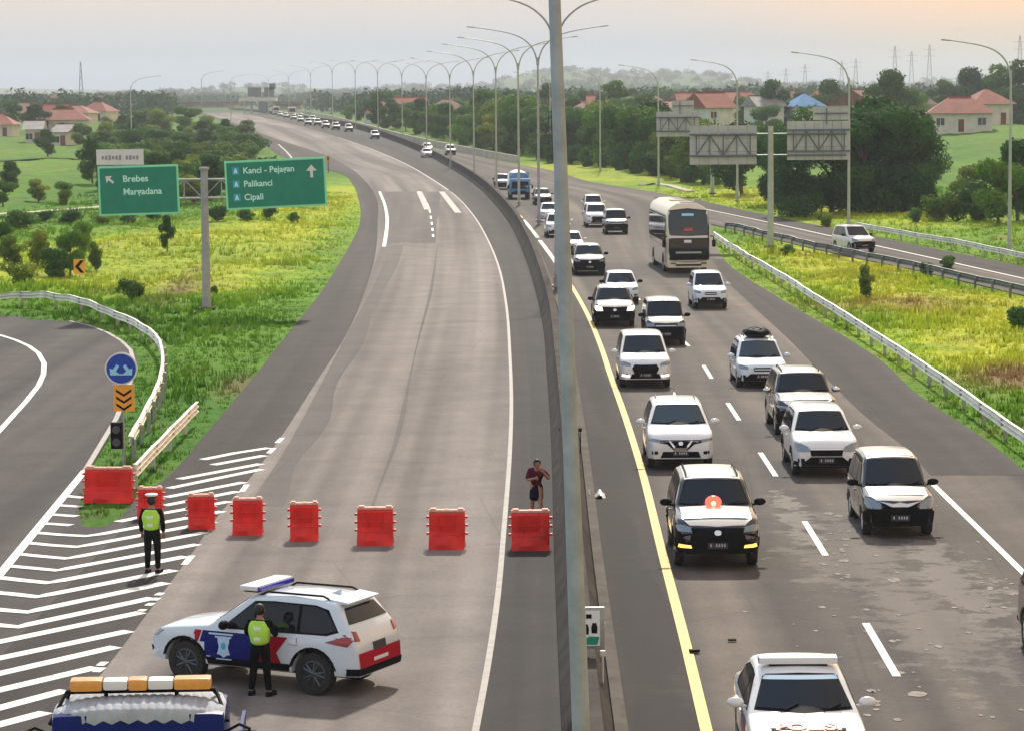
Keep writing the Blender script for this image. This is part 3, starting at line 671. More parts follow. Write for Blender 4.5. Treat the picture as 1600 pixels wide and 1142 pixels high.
for (px, py, lbl) in [(860, 252, 'faint single-arm lamp behind the wall'), (206, 236, 'faint lamp with its arm to the right among the left trees'), (316, 196, 'faint lamp at the left edge of the climbing carriageway'), (361, 190, 'faint lamp left of the toll plaza')]:
    p = on(px, py); lamp(p, 13, lbl, False, px > 800, 0, h=11.5, m='pole_light', reach=5.5, rise_=2.0)

# ------------------------------------------------------------ cantilever sign gantries
def board(root, cx, cz, w_, h_, face, y=-.28, back=False, name='sign_board'):
    bm = bmesh.new(); box(bm, (cx, y, cz), (w_, .05, h_)); b = bmo(name, bm, face, root, False); return b
def truss(root, x0, x1, z0, z1, m='galv'):
    bm = bmesh.new(); 
    for z in (z0, z1): tube(bm, [(x0, 0, z), (x1, 0, z)], .055, 8)
    n = max(2, int(abs(x1-x0)/.9))
    for i in range(n+1):
        x = x0+(x1-x0)*i/n; tube(bm, [(x, 0, z0), (x, 0, z1)], .03, 6)
        if i < n:
            x2 = x0+(x1-x0)*(i+1)/n; tube(bm, [(x, 0, z0 if i % 2 else z1), (x2, 0, z1 if i % 2 else z0)], .028, 6)
    bmo('truss', bm, M[m], root)
p = on(323, 487); sg = p.y/4350.0
root = empty('direction_sign', p, R(2), 'green overhead direction signs with two boards on one grey post', 'road sign')
H_ = (487-266)*sg
bm = bmesh.new(); tube(bm, [(0, 0, -.2), (0, 0, H_)], [.21, .17], 16); lathe(bm, [(.24, 0), (.24, .12)], 16, 'Z', (0, 0, H_-.05)); bmo('post', bm, M['pole'], root)
bm = bmesh.new(); box(bm, (0, 0, .05), (.8, .8, .2), bevel=.03); bmo('base_plate', bm, M['concrete'], root)
zt, zb_ = H_-(283-266)*sg, H_-(312-266)*sg
truss(root, -(323-175)*sg, (495-323)*sg, zb_, zt, 'pole')
def gboard(x0, x1, y0, y1, tilt):
    cx, cz, w_, h_ = ((x0+x1)/2-321)*sg, H_-((y0+y1)/2-266)*sg, (x1-x0)*sg, (y1-y0)*sg
    bm = bmesh.new(); box(bm, (0, 0, 0), (w_, .05, h_), bevel=.01); b = bmo('sign_board', bm, M['sign_border'], root, False); b.location = (cx, -.2, cz); b.rotation_euler = (0, R(tilt), 0)
    bm = bmesh.new(); box(bm, (0, -.03, 0), (w_-.2, .02, h_-.2)); bmo('sign_face', bm, M['sign_green'], b, False)
    return b, w_, h_
b, w_, h_ = gboard(157, 282, 260, 337, -1.2)
text_obj('Brebes', .44, M['sign_text'], b, (-.75, -.042, .42), name='lettering', sxy=(1, 1), bold=.008)
text_obj('Margadana', .44, M['sign_text'], b, (-.75, -.042, -.20), name='lettering', sxy=(.98, 1), bold=.008)
def arrow(parent, c, s_, ang, m):
    o_ = [(-.11, -.5), (.11, -.5), (.11, .02), (.42, .02), (0, .5), (-.42, .02), (-.11, .02)]
    ca, sa = math.cos(ang), math.sin(ang); bm = bmesh.new(); extr(bm, [(s_*(x*ca-y*sa), s_*(x*sa+y*ca)) for x, y in o_], 'XZ', 0, .008); a = bmo('arrow', bm, m, parent, False); a.location = c
arrow(b, (-1.38, -.042, .55), .5, R(50), M['sign_white'])
b, w_, h_ = gboard(354, 511, 252, 328, -2.2)
for k, tx in enumerate(['Kanci - Pejagan', 'Palikanci', 'Cipali']):
    z = .55-.64*k; text_obj(tx, .42, M['sign_text'], b, (-1.55, -.042, z), bold=.008, sxy=(.97, 1))
    bm = bmesh.new(); box(bm, (-1.9, -.044, z+.14), (.34, .012, .36), bevel=.004); bg_ = bmo('route_badge', bm, M['sign_badge'], b, False)
    bm = bmesh.new(); extr(bm, [(-2.0, z+.02), (-1.93, z+.02), (-1.9, z+.1), (-1.87, z+.02), (-1.8, z+.02), (-1.88, z+.27), (-1.92, z+.27)], 'XZ', -.052, .006); bmo('badge_symbol', bm, M['sign_text'], b, False)
arrow(b, (1.75, -.042, .52), .62, 0, M['sign_white'])
cx, cz = ((155+228)/2-321)*sg, H_-(247-266)*sg
bm = bmesh.new(); box(bm, (cx, -.2, cz), (73*sg, .05, 24*sg)); wb_ = bmo('extra_panel', bm, M['sign_white'], root, False)
bm = bmesh.new()
for k in range(11):
    if k in (6,): continue
    box(bm, (cx-.82+k*.165, -.232, cz-.02), (.11, .012, .15+.04*((k*7) % 3)))
bmo('faded_lettering', bm, M['sign_grey'], root, False)

def back_sign(px, py, ptop, boards, label):
    p = on(px, py); s_ = p.y/4350; root = empty('sign_gantry', p, 0, label, 'road sign'); H_ = (py-ptop)*s_
    bm = bmesh.new(); tube(bm, [(0, 0, -.2), (0, 0, H_)], [.22, .18], 14); bmo('post', bm, M['pole_light'], root)
    bm = bmesh.new(); box(bm, (0, 0, .06), (.8, .8, .2), bevel=.03); bmo('base_plate', bm, M['concrete'], root)
    for (x0, x1, y0, y1) in boards:
        cx, cz, w_, h_ = ((x0+x1)/2-px)*s_, H_-((y0+y1)/2-ptop)*s_, (x1-x0)*s_, (y1-y0)*s_
        n = max(2, round(w_/.62)); m_ = 3 if h_ > 1.2 else 1
        bm = bmesh.new()
        for i in range(n):
            for j in range(m_): box(bm, (cx-w_/2+(i+.5)*w_/n, .26, cz-h_/2+(j+.5)*h_/m_), (w_/n-.025, .04+.004*((i+j) % 2), h_/m_-.02))
        bmo('sign_board', bm, M['sign_back'], root, False)
        bm = bmesh.new()
        if h_ > 1.2:
            for z in (cz-h_*.27, cz+h_*.27): box(bm, (cx, .15, z), (w_+.05, .09, .11))
            for k in range(5):
                x = cx-w_/2+w_*(.1+.2*k); box(bm, (x, .15, cz), (.06, .07, h_*.5))
            for k, sg2 in ((0, 1), (1, -1), (2, 1), (3, -1)):
                xa, xb = cx-w_/2+w_*(.1+.2*k), cx-w_/2+w_*(.3+.2*k); tube(bm, [(xa, .13, cz-sg2*h_*.25), (xb, .13, cz+sg2*h_*.25)], .045, 6)
        else:
            box(bm, (cx, .15, cz), (w_*.9, .08, .08)); box(bm, (cx-.3, .15, cz-.2), (.08, .07, h_*1.2))
        bmo('frame', bm, M['truss'], root, False)
    xs_ = [b_[0] for b_ in boards]+[b_[1] for b_ in boards]; bm = bmesh.new()
    b0 = boards[0]; cz = H_-((b0[2]+b0[3])/2-ptop)*s_; hh = (b0[3]-b0[2])*s_
    for z in (cz-hh*.27, cz+hh*.27): tube(bm, [((min(xs_)-px)*s_+.3, .02, z), ((max(xs_)-px)*s_-.3, .02, z)], .07, 8)
    bmo('truss', bm, M['truss'], root)
back_sign(1204, 388, 199, [(1078, 1183, 197, 258), (1230, 1329, 191, 252), (1270, 1327, 169, 190)], 'backs of two large grey sign boards on one post beside the frontage road')
back_sign(1113, 304, 196, [(1026, 1092, 175, 214), (1050, 1085, 158, 174)], 'smaller grey sign back farther away behind the left board')
# round blue sign, chevron board and signal box on one thin post
p = on(194, 742); s_ = p.y/4350; root = empty('keep_sign', p, 0, 'blue round arrow sign above an orange chevron board at the gore', 'road sign')
hz = lambda y: (742-y)*s_*1.0
bm = bmesh.new(); tube(bm, [(0, 0, -.2), (0, 0, hz(550))], .04, 10); bmo('post', bm, M['galv'], root)
bm = bmesh.new(); lathe(bm, [(25.5*s_, -.05), (25.5*s_, -.08)], 40, 'Z'); d = bmo('disc_border', bm, M['sign_white'], root); d.rotation_euler = (R(90), 0, 0); d.location = (0, -.13, hz(573)); d.location.y = 0.0
bm = bmesh.new(); lathe(bm, [(23*s_, .0), (23*s_, .012)], 40, 'Z'); f = bmo('disc_face', bm, M['sign_blue'], d); f.location = (0, 0, .06-.15)
d.rotation_euler = (R(90), 0, 0)
d.location = (0, -.13, hz(573)); f.location = (0, 0, 0)
for o_ in (d,):
    o_.data.transform(Matrix.Translation((0, 0, .06)))
f.data.transform(Matrix.Translation((0, 0, .012)))
bm = bmesh.new()
k_ = s_*1.0
arr = [(-18, -8), (-15, 3), (-12, 1), (-6, 6), (-2, 2), (-8, -4), (-5, -8), (0, -4), (5, -8), (8, -4), (2, 2), (6, 6), (12, 1), (15, 3), (18, -8), (8, -11), (0, -7), (-8, -11)]
extr(bm, [(x*k_, y*k_) for x, y in [(-17, -10), (-18, 1), (-13, -1), (-7, 7), (-3, 4), (-8, -4), (-3, -8), (3, -8), (8, -4), (3, 4), (7, 7), (13, -1), (18, 1), (17, -10)]], 'XZ', -.165, .008)
a_ = bmo('arrows', bm, M['sign_ltblue'], root, False); a_.location.z = hz(573)
bm = bmesh.new(); box(bm, (3*s_, -.1, hz(619)), (33*s_, .03, 42*s_), bevel=.004); cb = bmo('chevron_board', bm, M['sign_orange'], root, False)
for k in range(3):
    bm = bmesh.new(); z = hz(609+11*k); x = 3*s_; extr(bm, [(x-12*s_, z+4*s_), (x, z-4*s_), (x+12*s_, z+4*s_), (x+12*s_, z-0*s_), (x, z-8*s_), (x-12*s_, z-0*s_)], 'XZ', -.118, .006); bmo('chevron', bm, M['black'], cb, False)
bm = bmesh.new(); box(bm, (-9*s_, -.12, hz(678)), (19*s_, .2, 42*s_), bevel=.04); sb = bmo('signal_box', bm, M['black'], root, False)
for k in range(2):
    bm = bmesh.new(); lathe(bm, [(.11, 0), (.11, .07), (.07, .07)], 20, 'Z'); ln = bmo('signal_lens', bm, M['rimdark'], sb); ln.rotation_euler = (R(90), 0, 0); ln.location = (-9*s_, -.21, hz(668+20*k))
# small signs
p = on(125, 452); s_ = p.y/4350; root = empty('bend_sign', p, 0, 'small orange bend sign with a black left chevron in the grass', 'road sign')
bm = bmesh.new(); tube(bm, [(0, 0, -.2), (0, 0, .9)], .03, 8); bmo('post', bm, M['galv'], root)
bm = bmesh.new(); box(bm, (0, -.05, 1.0), (.62, .03, .8)); bmo('sign_board', bm, M['sign_orange'], root, False)
bm = bmesh.new(); extr(bm, [(-.24, 1.0), (.06, 1.34), (.26, 1.34), (-.02, 1.0), (.26, .66), (.06, .66)], 'XZ', -.068, .008); bmo('chevron', bm, M['black'], root, False)
p = on(513, 270); root = empty('marker_post', p, 0, 'small orange marker sign at the tip of the left grass verge', 'marker')
bm = bmesh.new(); tube(bm, [(0, 0, -.2), (0, 0, 1.6)], .05, 8); bmo('post', bm, M['black'], root)
bm = bmesh.new(); box(bm, (0, -.06, 1.9), (.5, .04, .8)); bmo('sign_board', bm, M['sign_orange'], root, False)
bm = bmesh.new(); box(bm, (0, -.085, 1.9), (.2, .02, .5)); bmo('symbol', bm, M['black'], root, False)
# framed pictogram sign on the median
p = at(917, 1048, 0); p = Vector((p.x, p.y, 0)); s_ = 1/95.0
root = empty('pictogram_sign', at(918, 1130)+Vector((0, 0, 0)), 0, 'small framed white and green pictogram sign behind the thick pole on the median', 'road sign')
bm = bmesh.new(); tube(bm, [(0, 0, .8), (0, 0, 1.25)], .04, 8); bmo('post', bm, M['galv'], root)
bm = bmesh.new(); box(bm, (0, 0, 1.60), (.58, .04, .70), bevel=.015); fb = bmo('frame', bm, M['galv'], root)
bm = bmesh.new(); box(bm, (0, -.03, 1.60), (.42, .03, .58)); bmo('panel', bm, M['sign_white'], fb, False)
bm = bmesh.new(); extr(bm, [(-.16, 1.33), (.17, 1.33), (.20, 1.46), (.04, 1.47), (-.04, 1.42), (-.16, 1.42)], 'XZ', -.048, .006); bmo('green_field', bm, M['sign_green'], fb, False)
bm = bmesh.new()
for cx, cz in ((.12, 1.60), (-.02, 1.58)):
    extr(bm, [(cx-.045, cz-.08), (cx+.045, cz-.08), (cx+.05, cz+.02), (cx+.03, cz+.09), (cx-.03, cz+.09), (cx-.05, cz+.02)], 'XZ', -.048, .006)
box(bm, (.03, -.05, 1.80), (.09, .008, .07)); bmo('car_pictogram', bm, M['black'], fb, False)
# delineators on the barrier
for px, py, lb in ((876, 672, 'small black reflector on the left face of the barrier'), (907, 672, 'small black reflector on the right face of the barrier'), (942, 1020, 'small white reflector low on the barrier right of the pictogram sign'), (942, 1068, 'lower white reflector on the barrier')):
    q = at(px, py+40 if py < 900 else py+20); bm = bmesh.new(); tube(bm, [(0, 0, 0), (0, 0, .74)], .018, 6); box(bm, (0, 0, .76), (.09, .06, .1), bevel=.01)
    o = bmo('reflector', bm, M['black'] if 'black' in lb else M['white_plastic'], None, False); o.location = q; tag(o, lb, 'reflector')
# ------------------------------------------------------------ vehicles
def lerp_prof(pr, y):
    for (a, za), (b, zb) in zip(pr, pr[1:]):
        if y <= b: return za+(zb-za)*(y-a)/(b-a) if b > a else zb
    return pr[-1][1]
WHEELS = {}
def wheel_mesh(r, wd, rimmat):
    k = (round(r, 3), round(wd, 3), rimmat)
    if k in WHEELS: return WHEELS[k]
    bm = bmesh.new(); lathe(bm, [(r*.62, -wd/2+.02), (r*.68, -wd/2), (r*.93, -wd/2), (r, -wd/2+.035), (r, wd/2-.035), (r*.93, wd/2), (r*.68, wd/2), (r*.62, wd/2-.02)], 32, 'X')
    me = bpy.data.meshes.new('tyre'); bmesh.ops.recalc_face_normals(bm, faces=bm.faces); bm.to_mesh(me); bm.free()
    me.materials.append(M['rubber']); me.polygons.foreach_set('use_smooth', [True]*len(me.polygons)); me.set_sharp_from_angle(angle=R(35))
    bm = bmesh.new(); lathe(bm, [(r*.64, -.02), (r*.64, wd/2-.015), (r*.60, wd/2-.01), (r*.57, wd/2-.05)], 32, 'X')
    for s in range(5):
        a = 2*math.pi*s/5
        for off in (-.16, .16):
            d1 = Vector((0, math.cos(a+off*.5), math.sin(a+off*.5))); d2 = Vector((0, math.cos(a+off*1.3), math.sin(a+off*1.3)))
            tube(bm, [Vector((wd/2-.02, 0, 0))+d1*r*.1, Vector((wd/2-.03, 0, 0))+d2*r*.6], [.026, .02], 6)
    lathe(bm, [(r*.16, wd/2-.05), (r*.16, wd/2-.008), (r*.1, wd/2)], 16, 'X')
    mr = bpy.data.meshes.new('rim'); bmesh.ops.recalc_face_normals(bm, faces=bm.faces); bm.to_mesh(mr); bm.free()
    mr.materials.append(M[rimmat]); mr.polygons.foreach_set('use_smooth', [True]*len(mr.polygons)); mr.set_sharp_from_angle(angle=R(40))
    WHEELS[k] = (me, mr); return WHEELS[k]
def patch(name, bvh, outline, axis, m, parent, off=.006, th=.006, grid=.09, clip=None, sgn=1, smooth=True):
    """outline drawn in a flat view, laid onto the body surface as its own thin panel.
    axis F/B: (x,z) seen from front/back; S: (y,z) seen from side sgn; T: (x,y) from above"""
    bm = bmesh.new(); f = bm.faces.new([bm.verts.new((a, b, 0)) for a, b in outline])
    if clip:
        for (co3, no3) in clip:
            bmesh.ops.bisect_plane(bm, geom=bm.verts[:]+bm.edges[:]+bm.faces[:], plane_co=co3, plane_no=no3, clear_outer=True)
    if not bm.faces: bm.free(); return None
    xs_ = [v.co.x for v in bm.verts]; ys_ = [v.co.y for v in bm.verts]
    a = min(xs_)+grid
    while a < max(xs_)-.02: bmesh.ops.bisect_plane(bm, geom=bm.verts[:]+bm.edges[:]+bm.faces[:], plane_co=(a, 0, 0), plane_no=(1, 0, 0)); a += grid
    a = min(ys_)+grid
    while a < max(ys_)-.02: bmesh.ops.bisect_plane(bm, geom=bm.verts[:]+bm.edges[:]+bm.faces[:], plane_co=(0, a, 0), plane_no=(0, 1, 0)); a += grid
    bad = []; back = {}
    for v in bm.verts:
        a, b = v.co.x, v.co.y
        if axis == 'F': o_, d = Vector((a, -10, b)), Vector((0, 1, 0))
        elif axis == 'B': o_, d = Vector((a, 20, b)), Vector((0, -1, 0))
        elif axis == 'S': o_, d = Vector((sgn*5, a, b)), Vector((-sgn, 0, 0))
        else: o_, d = Vector((a, b, 8)), Vector((0, 0, -1))
        h = bvh.ray_cast(o_, d)
        if h[0] is None: bad.append(v); v.co = (0, 0, 0); back[v.index] = None; continue
        n = h[1] if h[1].dot(d) < 0 else -h[1]
        v.co = h[0]+n*off
    if bad: bmesh.ops.delete(bm, geom=bad, context='VERTS')
    if not bm.faces: bm.free(); return None
    bmesh.ops.recalc_face_normals(bm, faces=bm.faces)
    s = sum((f.normal.dot({'F': Vector((0, -1, 0)), 'B': Vector((0, 1, 0)), 'S': Vector((sgn, 0, 0)), 'T': Vector((0, 0, 1))}[axis])*f.calc_area() for f in bm.faces))
    if s < 0: bmesh.ops.reverse_faces(bm, faces=bm.faces)
    bm.normal_update(); r = bmesh.ops.extrude_face_region(bm, geom=bm.faces[:])
    vs = [g for g in r['geom'] if isinstance(g, bmesh.types.BMVert)]
    for v in vs: v.co += v.normal*0
    for v in vs: v.co = v.co + v.normal*th
    return bmo(name, bm, m, parent, smooth, 50)
def rr_rect(cx, cz, w_, h_, r=.04, n=3):
    out = []
    for (sx_, sz_, a0) in ((1, 1, 0), (-1, 1, 90), (-1, -1, 180), (1, -1, 270)):
        for k in range(n+1):
            a = R(a0+90*k/n); out.append((cx+sx_*(w_/2-r)+r*math.cos(a), cz+sz_*(h_/2-r)+r*math.sin(a)))
    return out
def mirx(o): return [(-a, b) for a, b in o][::-1]

# profiles: fractions of length and absolute heights relative to H
def car(spec, loc, rz, label, cat='car', group=None, name='car', far=False):
    L, W, H = spec['L'], spec['W'], spec['H']; sty = spec.get('style', 'suv'); r = spec.get('r', .35); wb = spec['wb']; fo = spec.get('fo', .85)
    sill = spec.get('sill', .32); ht = spec.get('hood', 1.0); nose = spec.get('nose', .78); cowl = spec.get('cowl', 1.2); wt = spec.get('wtop', 1.95); belt = spec.get('belt', 1.0)
    rearz = spec.get('rearz', belt); rt = spec.get('rtop', L-.55)
    P = spec['paint']
    top = [(0, nose-.16), (.03, nose-.03), (.10, nose+.05), (.30, ht-.03), (.7, ht+.02), (cowl, ht+.075), (wt-.04, H-.075), (wt+.12, H-.03), ((wt+rt)/2, H), (rt, H-.035)]
    if sty == 'sedan': top += [(rt+.55, belt+.12), (L-.25, belt+.07), (L-.06, belt-.02), (L, belt-.25)]
    else: top += [(rt+.06, H-.07), (L-.14, rearz+.02), (L-.07, rearz-.12), (L-.02, rearz-.3), (L, .62)]
    yf, yr_ = fo, fo+wb; ra = r+.055
    st_ = {0, .015, .05, .1, .2, .3, L, L-.015, L-.05, L-.12, L-.25}
    for a, _ in top: st_.add(a)
    for yc in (yf, yr_):
        for k in range(-6, 7): st_.add(yc+ra*math.sin(R(k*15)))
        st_.add(yc-ra-.004); st_.add(yc+ra+.004)
    st_ |= {L*k/22 for k in range(23)}
    ys = sorted(x for x in st_ if 0 <= x <= L)
    ys = [a for i, a in enumerate(ys) if i == 0 or a-ys[i-1] > .003]
    def planw(y):
        a = y/.55; b = (L-y)/.5; f = 1.0
        if a < 1: f = min(f, spec.get('nw', .80)+(1-spec.get('nw', .80))*math.sin(a*math.pi/2)**.75)
        if b < 1: f = min(f, .86+.14*math.sin(b*math.pi/2)**.7)
        return W/2*f
    bm = bmesh.new(); rings = []
    tw = spec.get('topw', .76)
    for y in ys:
        zt = lerp_prof(top, y); w_ = planw(y); zl = sill
        if y < .25: zl = sill+.02
        for yc in (yf, yr_):
            if abs(y-yc) <= ra: zl = max(zl, r+math.sqrt(max(0, ra*ra-(y-yc)**2)))
        zb = min(belt-.05+.07*y/L, zt-.05); h = max(0, min(1, (zt-zb-.08)/(H-belt)))
        fl = spec.get('flare', .0)
        zmid = min(.66, zb-.06); zmid = max(zmid, min(zl+.03, zb-.03))
        pts = [(w_*.955, zl), (w_*.985, zl+(zmid-zl)*.3), (w_, zmid), (w_*.975, zb-.03), (w_*.945, zb+.015), (w_*(.93-(.93-tw-.045)*h), zt-.02-.075*h), (w_*(.86-(.86-tw+.02)*h), zt-.004-.012*h), (w_*.5, zt+.018), (0, zt+.026)]
        # resample + soften
        q = []
        for (a, b) in zip(pts, pts[1:]):
            for k in range(2): q.append((a[0]+(b[0]-a[0])*k/2, a[1]+(b[1]-a[1])*k/2))
        q.append(pts[-1])
        for _ in range(1):
            q = [q[0]]+[((q[i-1][0]+2*q[i][0]+q[i+1][0])/4, (q[i-1][1]+2*q[i][1]+q[i+1][1])/4) for i in range(1, len(q)-1)]+[q[-1]]
        ring = [(0, zl)]+q
        full = ring+[(-a, b) for a, b in ring[1:-1][::-1]]
        rings.append([bm.verts.new((a, y-L/2, b)) for a, b in full])
    n = len(rings[0])
    for i in range(len(rings)-1):
        for k in range(n): bm.faces.new((rings[i][k], rings[i][(k+1) % n], rings[i+1][(k+1) % n], rings[i+1][k]))
    bm.faces.new(rings[0]); bm.faces.new(rings[-1])
    bmesh.ops.triangulate(bm, faces=[f for f in bm.faces if len(f.verts) > 4])
    bmesh.ops.recalc_face_normals(bm, faces=bm.faces)
    bvh = BVHTree.FromBMesh(bm)
    root = empty(name, loc, rz, label, cat, group)
    bmo('body', bm, M[P], root, True, 32)
    y0 = -L/2
    tw = spec.get('topw', .76)
    # --- chassis and wheels
    bm = bmesh.new(); box(bm, (0, 0, sill+.02), (W*.72, L*.86, .16)); box(bm, (0, y0+(yf+yr_)/2, .62), (W*.62, wb+1.0, .55)); bmo('underbody', bm, M['black'], root, False)
    me_t, me_r = wheel_mesh(r, .215, spec.get('rim', 'rim'))
    for sx_ in (-1, 1):
        for yc in (yf, yr_):
            t_ = bpy.data.objects.new('tyre', me_t)
            wh = bpy.data.objects.new('wheel', me_t); COL.objects.link(wh); wh.parent = root; wh.location = (sx_*(W/2-.135), y0+yc, r); wh.rotation_euler = (0, 0, 0 if sx_ > 0 else math.pi)
            bpy.data.objects.remove(t_)
            ri = bpy.data.objects.new('rim', me_r); COL.objects.link(ri); ri.parent = wh
    wtw = tw*W/2
    if spec.get('two'):  # bright sky reflection on dark bonnet and roof, painted as pale panels
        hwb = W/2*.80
        patch('painted_bonnet_sheen', bvh, [(-hwb, y0+.30), (-hwb*.8, y0+.14), (0, y0+.09), (hwb*.8, y0+.14), (hwb, y0+.30), (hwb*1.02, y0+cowl-.05), (-hwb*1.02, y0+cowl-.05)], 'T', M['warmwhite'], root, .003, .006, .15)
        patch('painted_roof_sheen', bvh, [(-tw*W/2*.93, y0+wt+.0), (tw*W/2*.93, y0+wt+.0), (tw*W/2*.93, y0+rt), (-tw*W/2*.93, y0+rt)], 'T', M['warmwhite'], root, .003, .006, .2)
    # --- glass
    cz = ht+.14; hw0, hw1 = W/2*.80, wtw*.90
    G = M[spec.get('glass', 'glass')]
    ws = [(-hw0, cz), (-hw0*.5, cz-.015), (0, cz-.02), (hw0*.5, cz-.015), (hw0, cz), (hw1, H-.13), (hw1-.05, H-.105), (0, H-.09), (-hw1+.05, H-.105), (-hw1, H-.13)]
    wt2 = [(a*1.045, b+(.03 if b > H-.3 else -.03)) for a, b in ws]; patch('screen_surround', bvh, wt2, 'F', M['black'], root, .0, .003)
    wsp = patch('windscreen', bvh, ws, 'F', G, root, .005, .006)
    bm = bmesh.new()
    for sx_ in (-.35, .3): tube(bm, [(sx_, y0+cowl-.03, ht+.10), (sx_+.28, y0+cowl+.12, ht+.19)], .012, 5)
    bmo('wiper', bm, M['black'], root)
    if not far:
        dsh = 0
    wlo, whi = belt+.045, H-.145
    side = [(cowl+.30, wlo), (wt+.12, whi-.0), (wt+.5, whi+.02), (rt-.35, whi+.01), (rt-.12, whi-.05), (min(rt+.15, L-.42), wlo+.1), (rt-.1, wlo+.03)] if sty != 'sedan' else \
           [(cowl+.32, wlo), (wt+.1, whi), (wt+.5, whi+.02), (rt-.2, whi), (rt+.10, whi-.1), (rt+.32, wlo+.06), (rt+.2, wlo)]
    side = [(a+y0, b) for a, b in side]
    ypil = [cowl+.30+.02, fo+wb*.5+.12, yr_-.30 if sty != 'sedan' else yr_-.1, L]
    trim = [(a+(-.05 if k_ in (0,) else .04 if k_ in (4, 5, 6) else 0), b+(-.03 if b < H-.35 else .03)) for k_, (a, b) in enumerate(side)]
    for sg_ in (-1, 1):
        patch('window_trim', bvh, trim, 'S', M['black'], root, .001, .003, .12, None, sg_)
        for i in range(3):
            a, b = y0+(ypil[i]+(.03 if i else -.1)), y0+ypil[i+1]-(.03 if i < 2 else 0)
            patch('side_window', bvh, side, 'S', G, root, .006, .005, .12, [((a, 0, 0), (-1, 0, 0)), ((b, 0, 0), (1, 0, 0))], sg_)
    rw = [(-wtw*.86, H-.15), (wtw*.86, H-.15), (W/2*.78, rearz+.14), (-W/2*.78, rearz+.14)] if sty != 'sedan' else [(-wtw*.86, H-.1), (wtw*.86, H-.1), (W/2*.72, belt+.16), (-W/2*.72, belt+.16)]
    patch('rear_window', bvh, rw, 'B', G, root, .003, .005, .12)
    # --- front
    hw = W/2
    fs = spec.get('front', 'plain'); lampm = M[spec.get('lamp', 'lamp_glass')]
    if not far:
        # dark door seams and wheel arch trims
        for sg_ in (-1, 1):
            for yy in (cowl+.22, fo+wb*.5+.12, yr_-.32):
                patch('door_seam', bvh, [(y0+yy-.006, sill+.08), (y0+yy+.006, sill+.08), (y0+yy+.006, belt-.03), (y0+yy-.006, belt-.03)], 'S', M['black'], root, .001, .003, .2, None, sg_)
            if spec.get('cladding'):
                for yc in (yf, yr_):
                    o1 = [(y0+yc+(ra+.05)*math.cos(R(a)), r+(ra+.05)*math.sin(R(a))) for a in range(0, 181, 15)]; o2 = [(y0+yc+(ra-.0)*math.cos(R(a)), r+.004+(ra+.0)*math.sin(R(a))) for a in range(180, -1, -15)]
                    patch('arch_trim', bvh, o1+o2, 'S', M['black'], root, .002, .012, .1, None, sg_)
                patch('sill_trim', bvh, [(y0+yf+ra+.05, sill+.012), (y0+yr_-ra-.05, sill+.012), (y0+yr_-ra-.02, sill+.14), (y0+yf+ra+.02, sill+.14)], 'S', M['black'], root, .002, .01, .2, None, sg_)
            for yy in (cowl+1.0, yr_-.38):
                bm = bmesh.new(); xx = sg_*(W/2*.985+.012); box(bm, (xx, y0+yy, belt-.13), (.03, .17, .03), bevel=.008); bmo('door_handle', bm, M[P], root)
    gz0 = nose-.30
    bl = spec.get('bumper', None)
    if bl == 'black':
        patch('front_bumper', bvh, [(-hw*.93, sill+.03), (hw*.93, sill+.03), (hw*.97, nose-.20), (hw*.80, nose-.07), (-hw*.80, nose-.07), (-hw*.97, nose-.20)], 'F', M['black'], root, .003, .02)
    elif bl == 'low':
        patch('lower_intake', bvh, [(-hw*.60, sill+.05), (hw*.60, sill+.05), (hw*.52, sill+.22), (-hw*.52, sill+.22)], 'F', M['black'], root, .003, .01)
    elif bl == 'skirt':
        patch('lower_skirt', bvh, [(-hw*.95, sill+.025), (hw*.95, sill+.025), (hw*.95, sill+.14), (hw*.62, sill+.17), (hw*.48, sill+.27), (-hw*.48, sill+.27), (-hw*.62, sill+.17), (-hw*.95, sill+.14)], 'F', M['black'], root, .003, .012)
    if fs == 'vgrille':
        patch('grille', bvh, [(-hw*.40, nose-.09), (-hw*.20, nose-.25), (hw*.20, nose-.25), (hw*.40, nose-.09), (hw*.62, nose-.05), (hw*.62, nose+.02), (-hw*.62, nose+.02), (-hw*.62, nose-.05)], 'F', M['black'], root, .003, .008)
        patch('chrome_v', bvh, [(-hw*.36, nose-.0), (-hw*.30, nose-.0), (-hw*.13, nose-.19), (hw*.13, nose-.19), (hw*.30, nose-.0), (hw*.36, nose-.0), (hw*.17, nose-.24), (-hw*.17, nose-.24)], 'F', M['chrome'], root, .014, .01)
        patch('emblem', bvh, rr_rect(0, nose-.07, .12, .10, .03), 'F', M['chrome'], root, .014, .01)
    elif fs == 'oval':
        patch('grille', bvh, rr_rect(0, nose-.06, hw*.72, .13, .06), 'F', M['black'], root, .003, .008); patch('grille_bar', bvh, rr_rect(0, nose-.06, hw*.66, .025, .012), 'F', M['chrome'], root, .012, .008)
    elif fs == 'wide':
        patch('grille', bvh, [(-hw*.52, nose-.02), (hw*.52, nose-.02), (hw*.46, nose-.22), (-hw*.46, nose-.22)], 'F', M['black'], root, .003, .008)
        patch('grille_bar', bvh, rr_rect(0, nose-.04, hw*1.0, .03, .012), 'F', M['chrome'], root, .012, .008)
    elif fs == 'hex':
        patch('grille', bvh, [(-hw*.42, nose-.0), (hw*.42, nose-.0), (hw*.52, nose-.13), (hw*.42, nose-.34), (-hw*.42, nose-.34), (-hw*.52, nose-.13)], 'F', M['black'], root, .003, .01)
        patch('grille_rim', bvh, [(-hw*.44, nose+.015), (hw*.44, nose+.015), (hw*.44, nose-.01), (-hw*.44, nose-.01)], 'F', M['chrome'], root, .012, .01)
    elif fs == 'bowtie':   # black band with slanting white corner blades
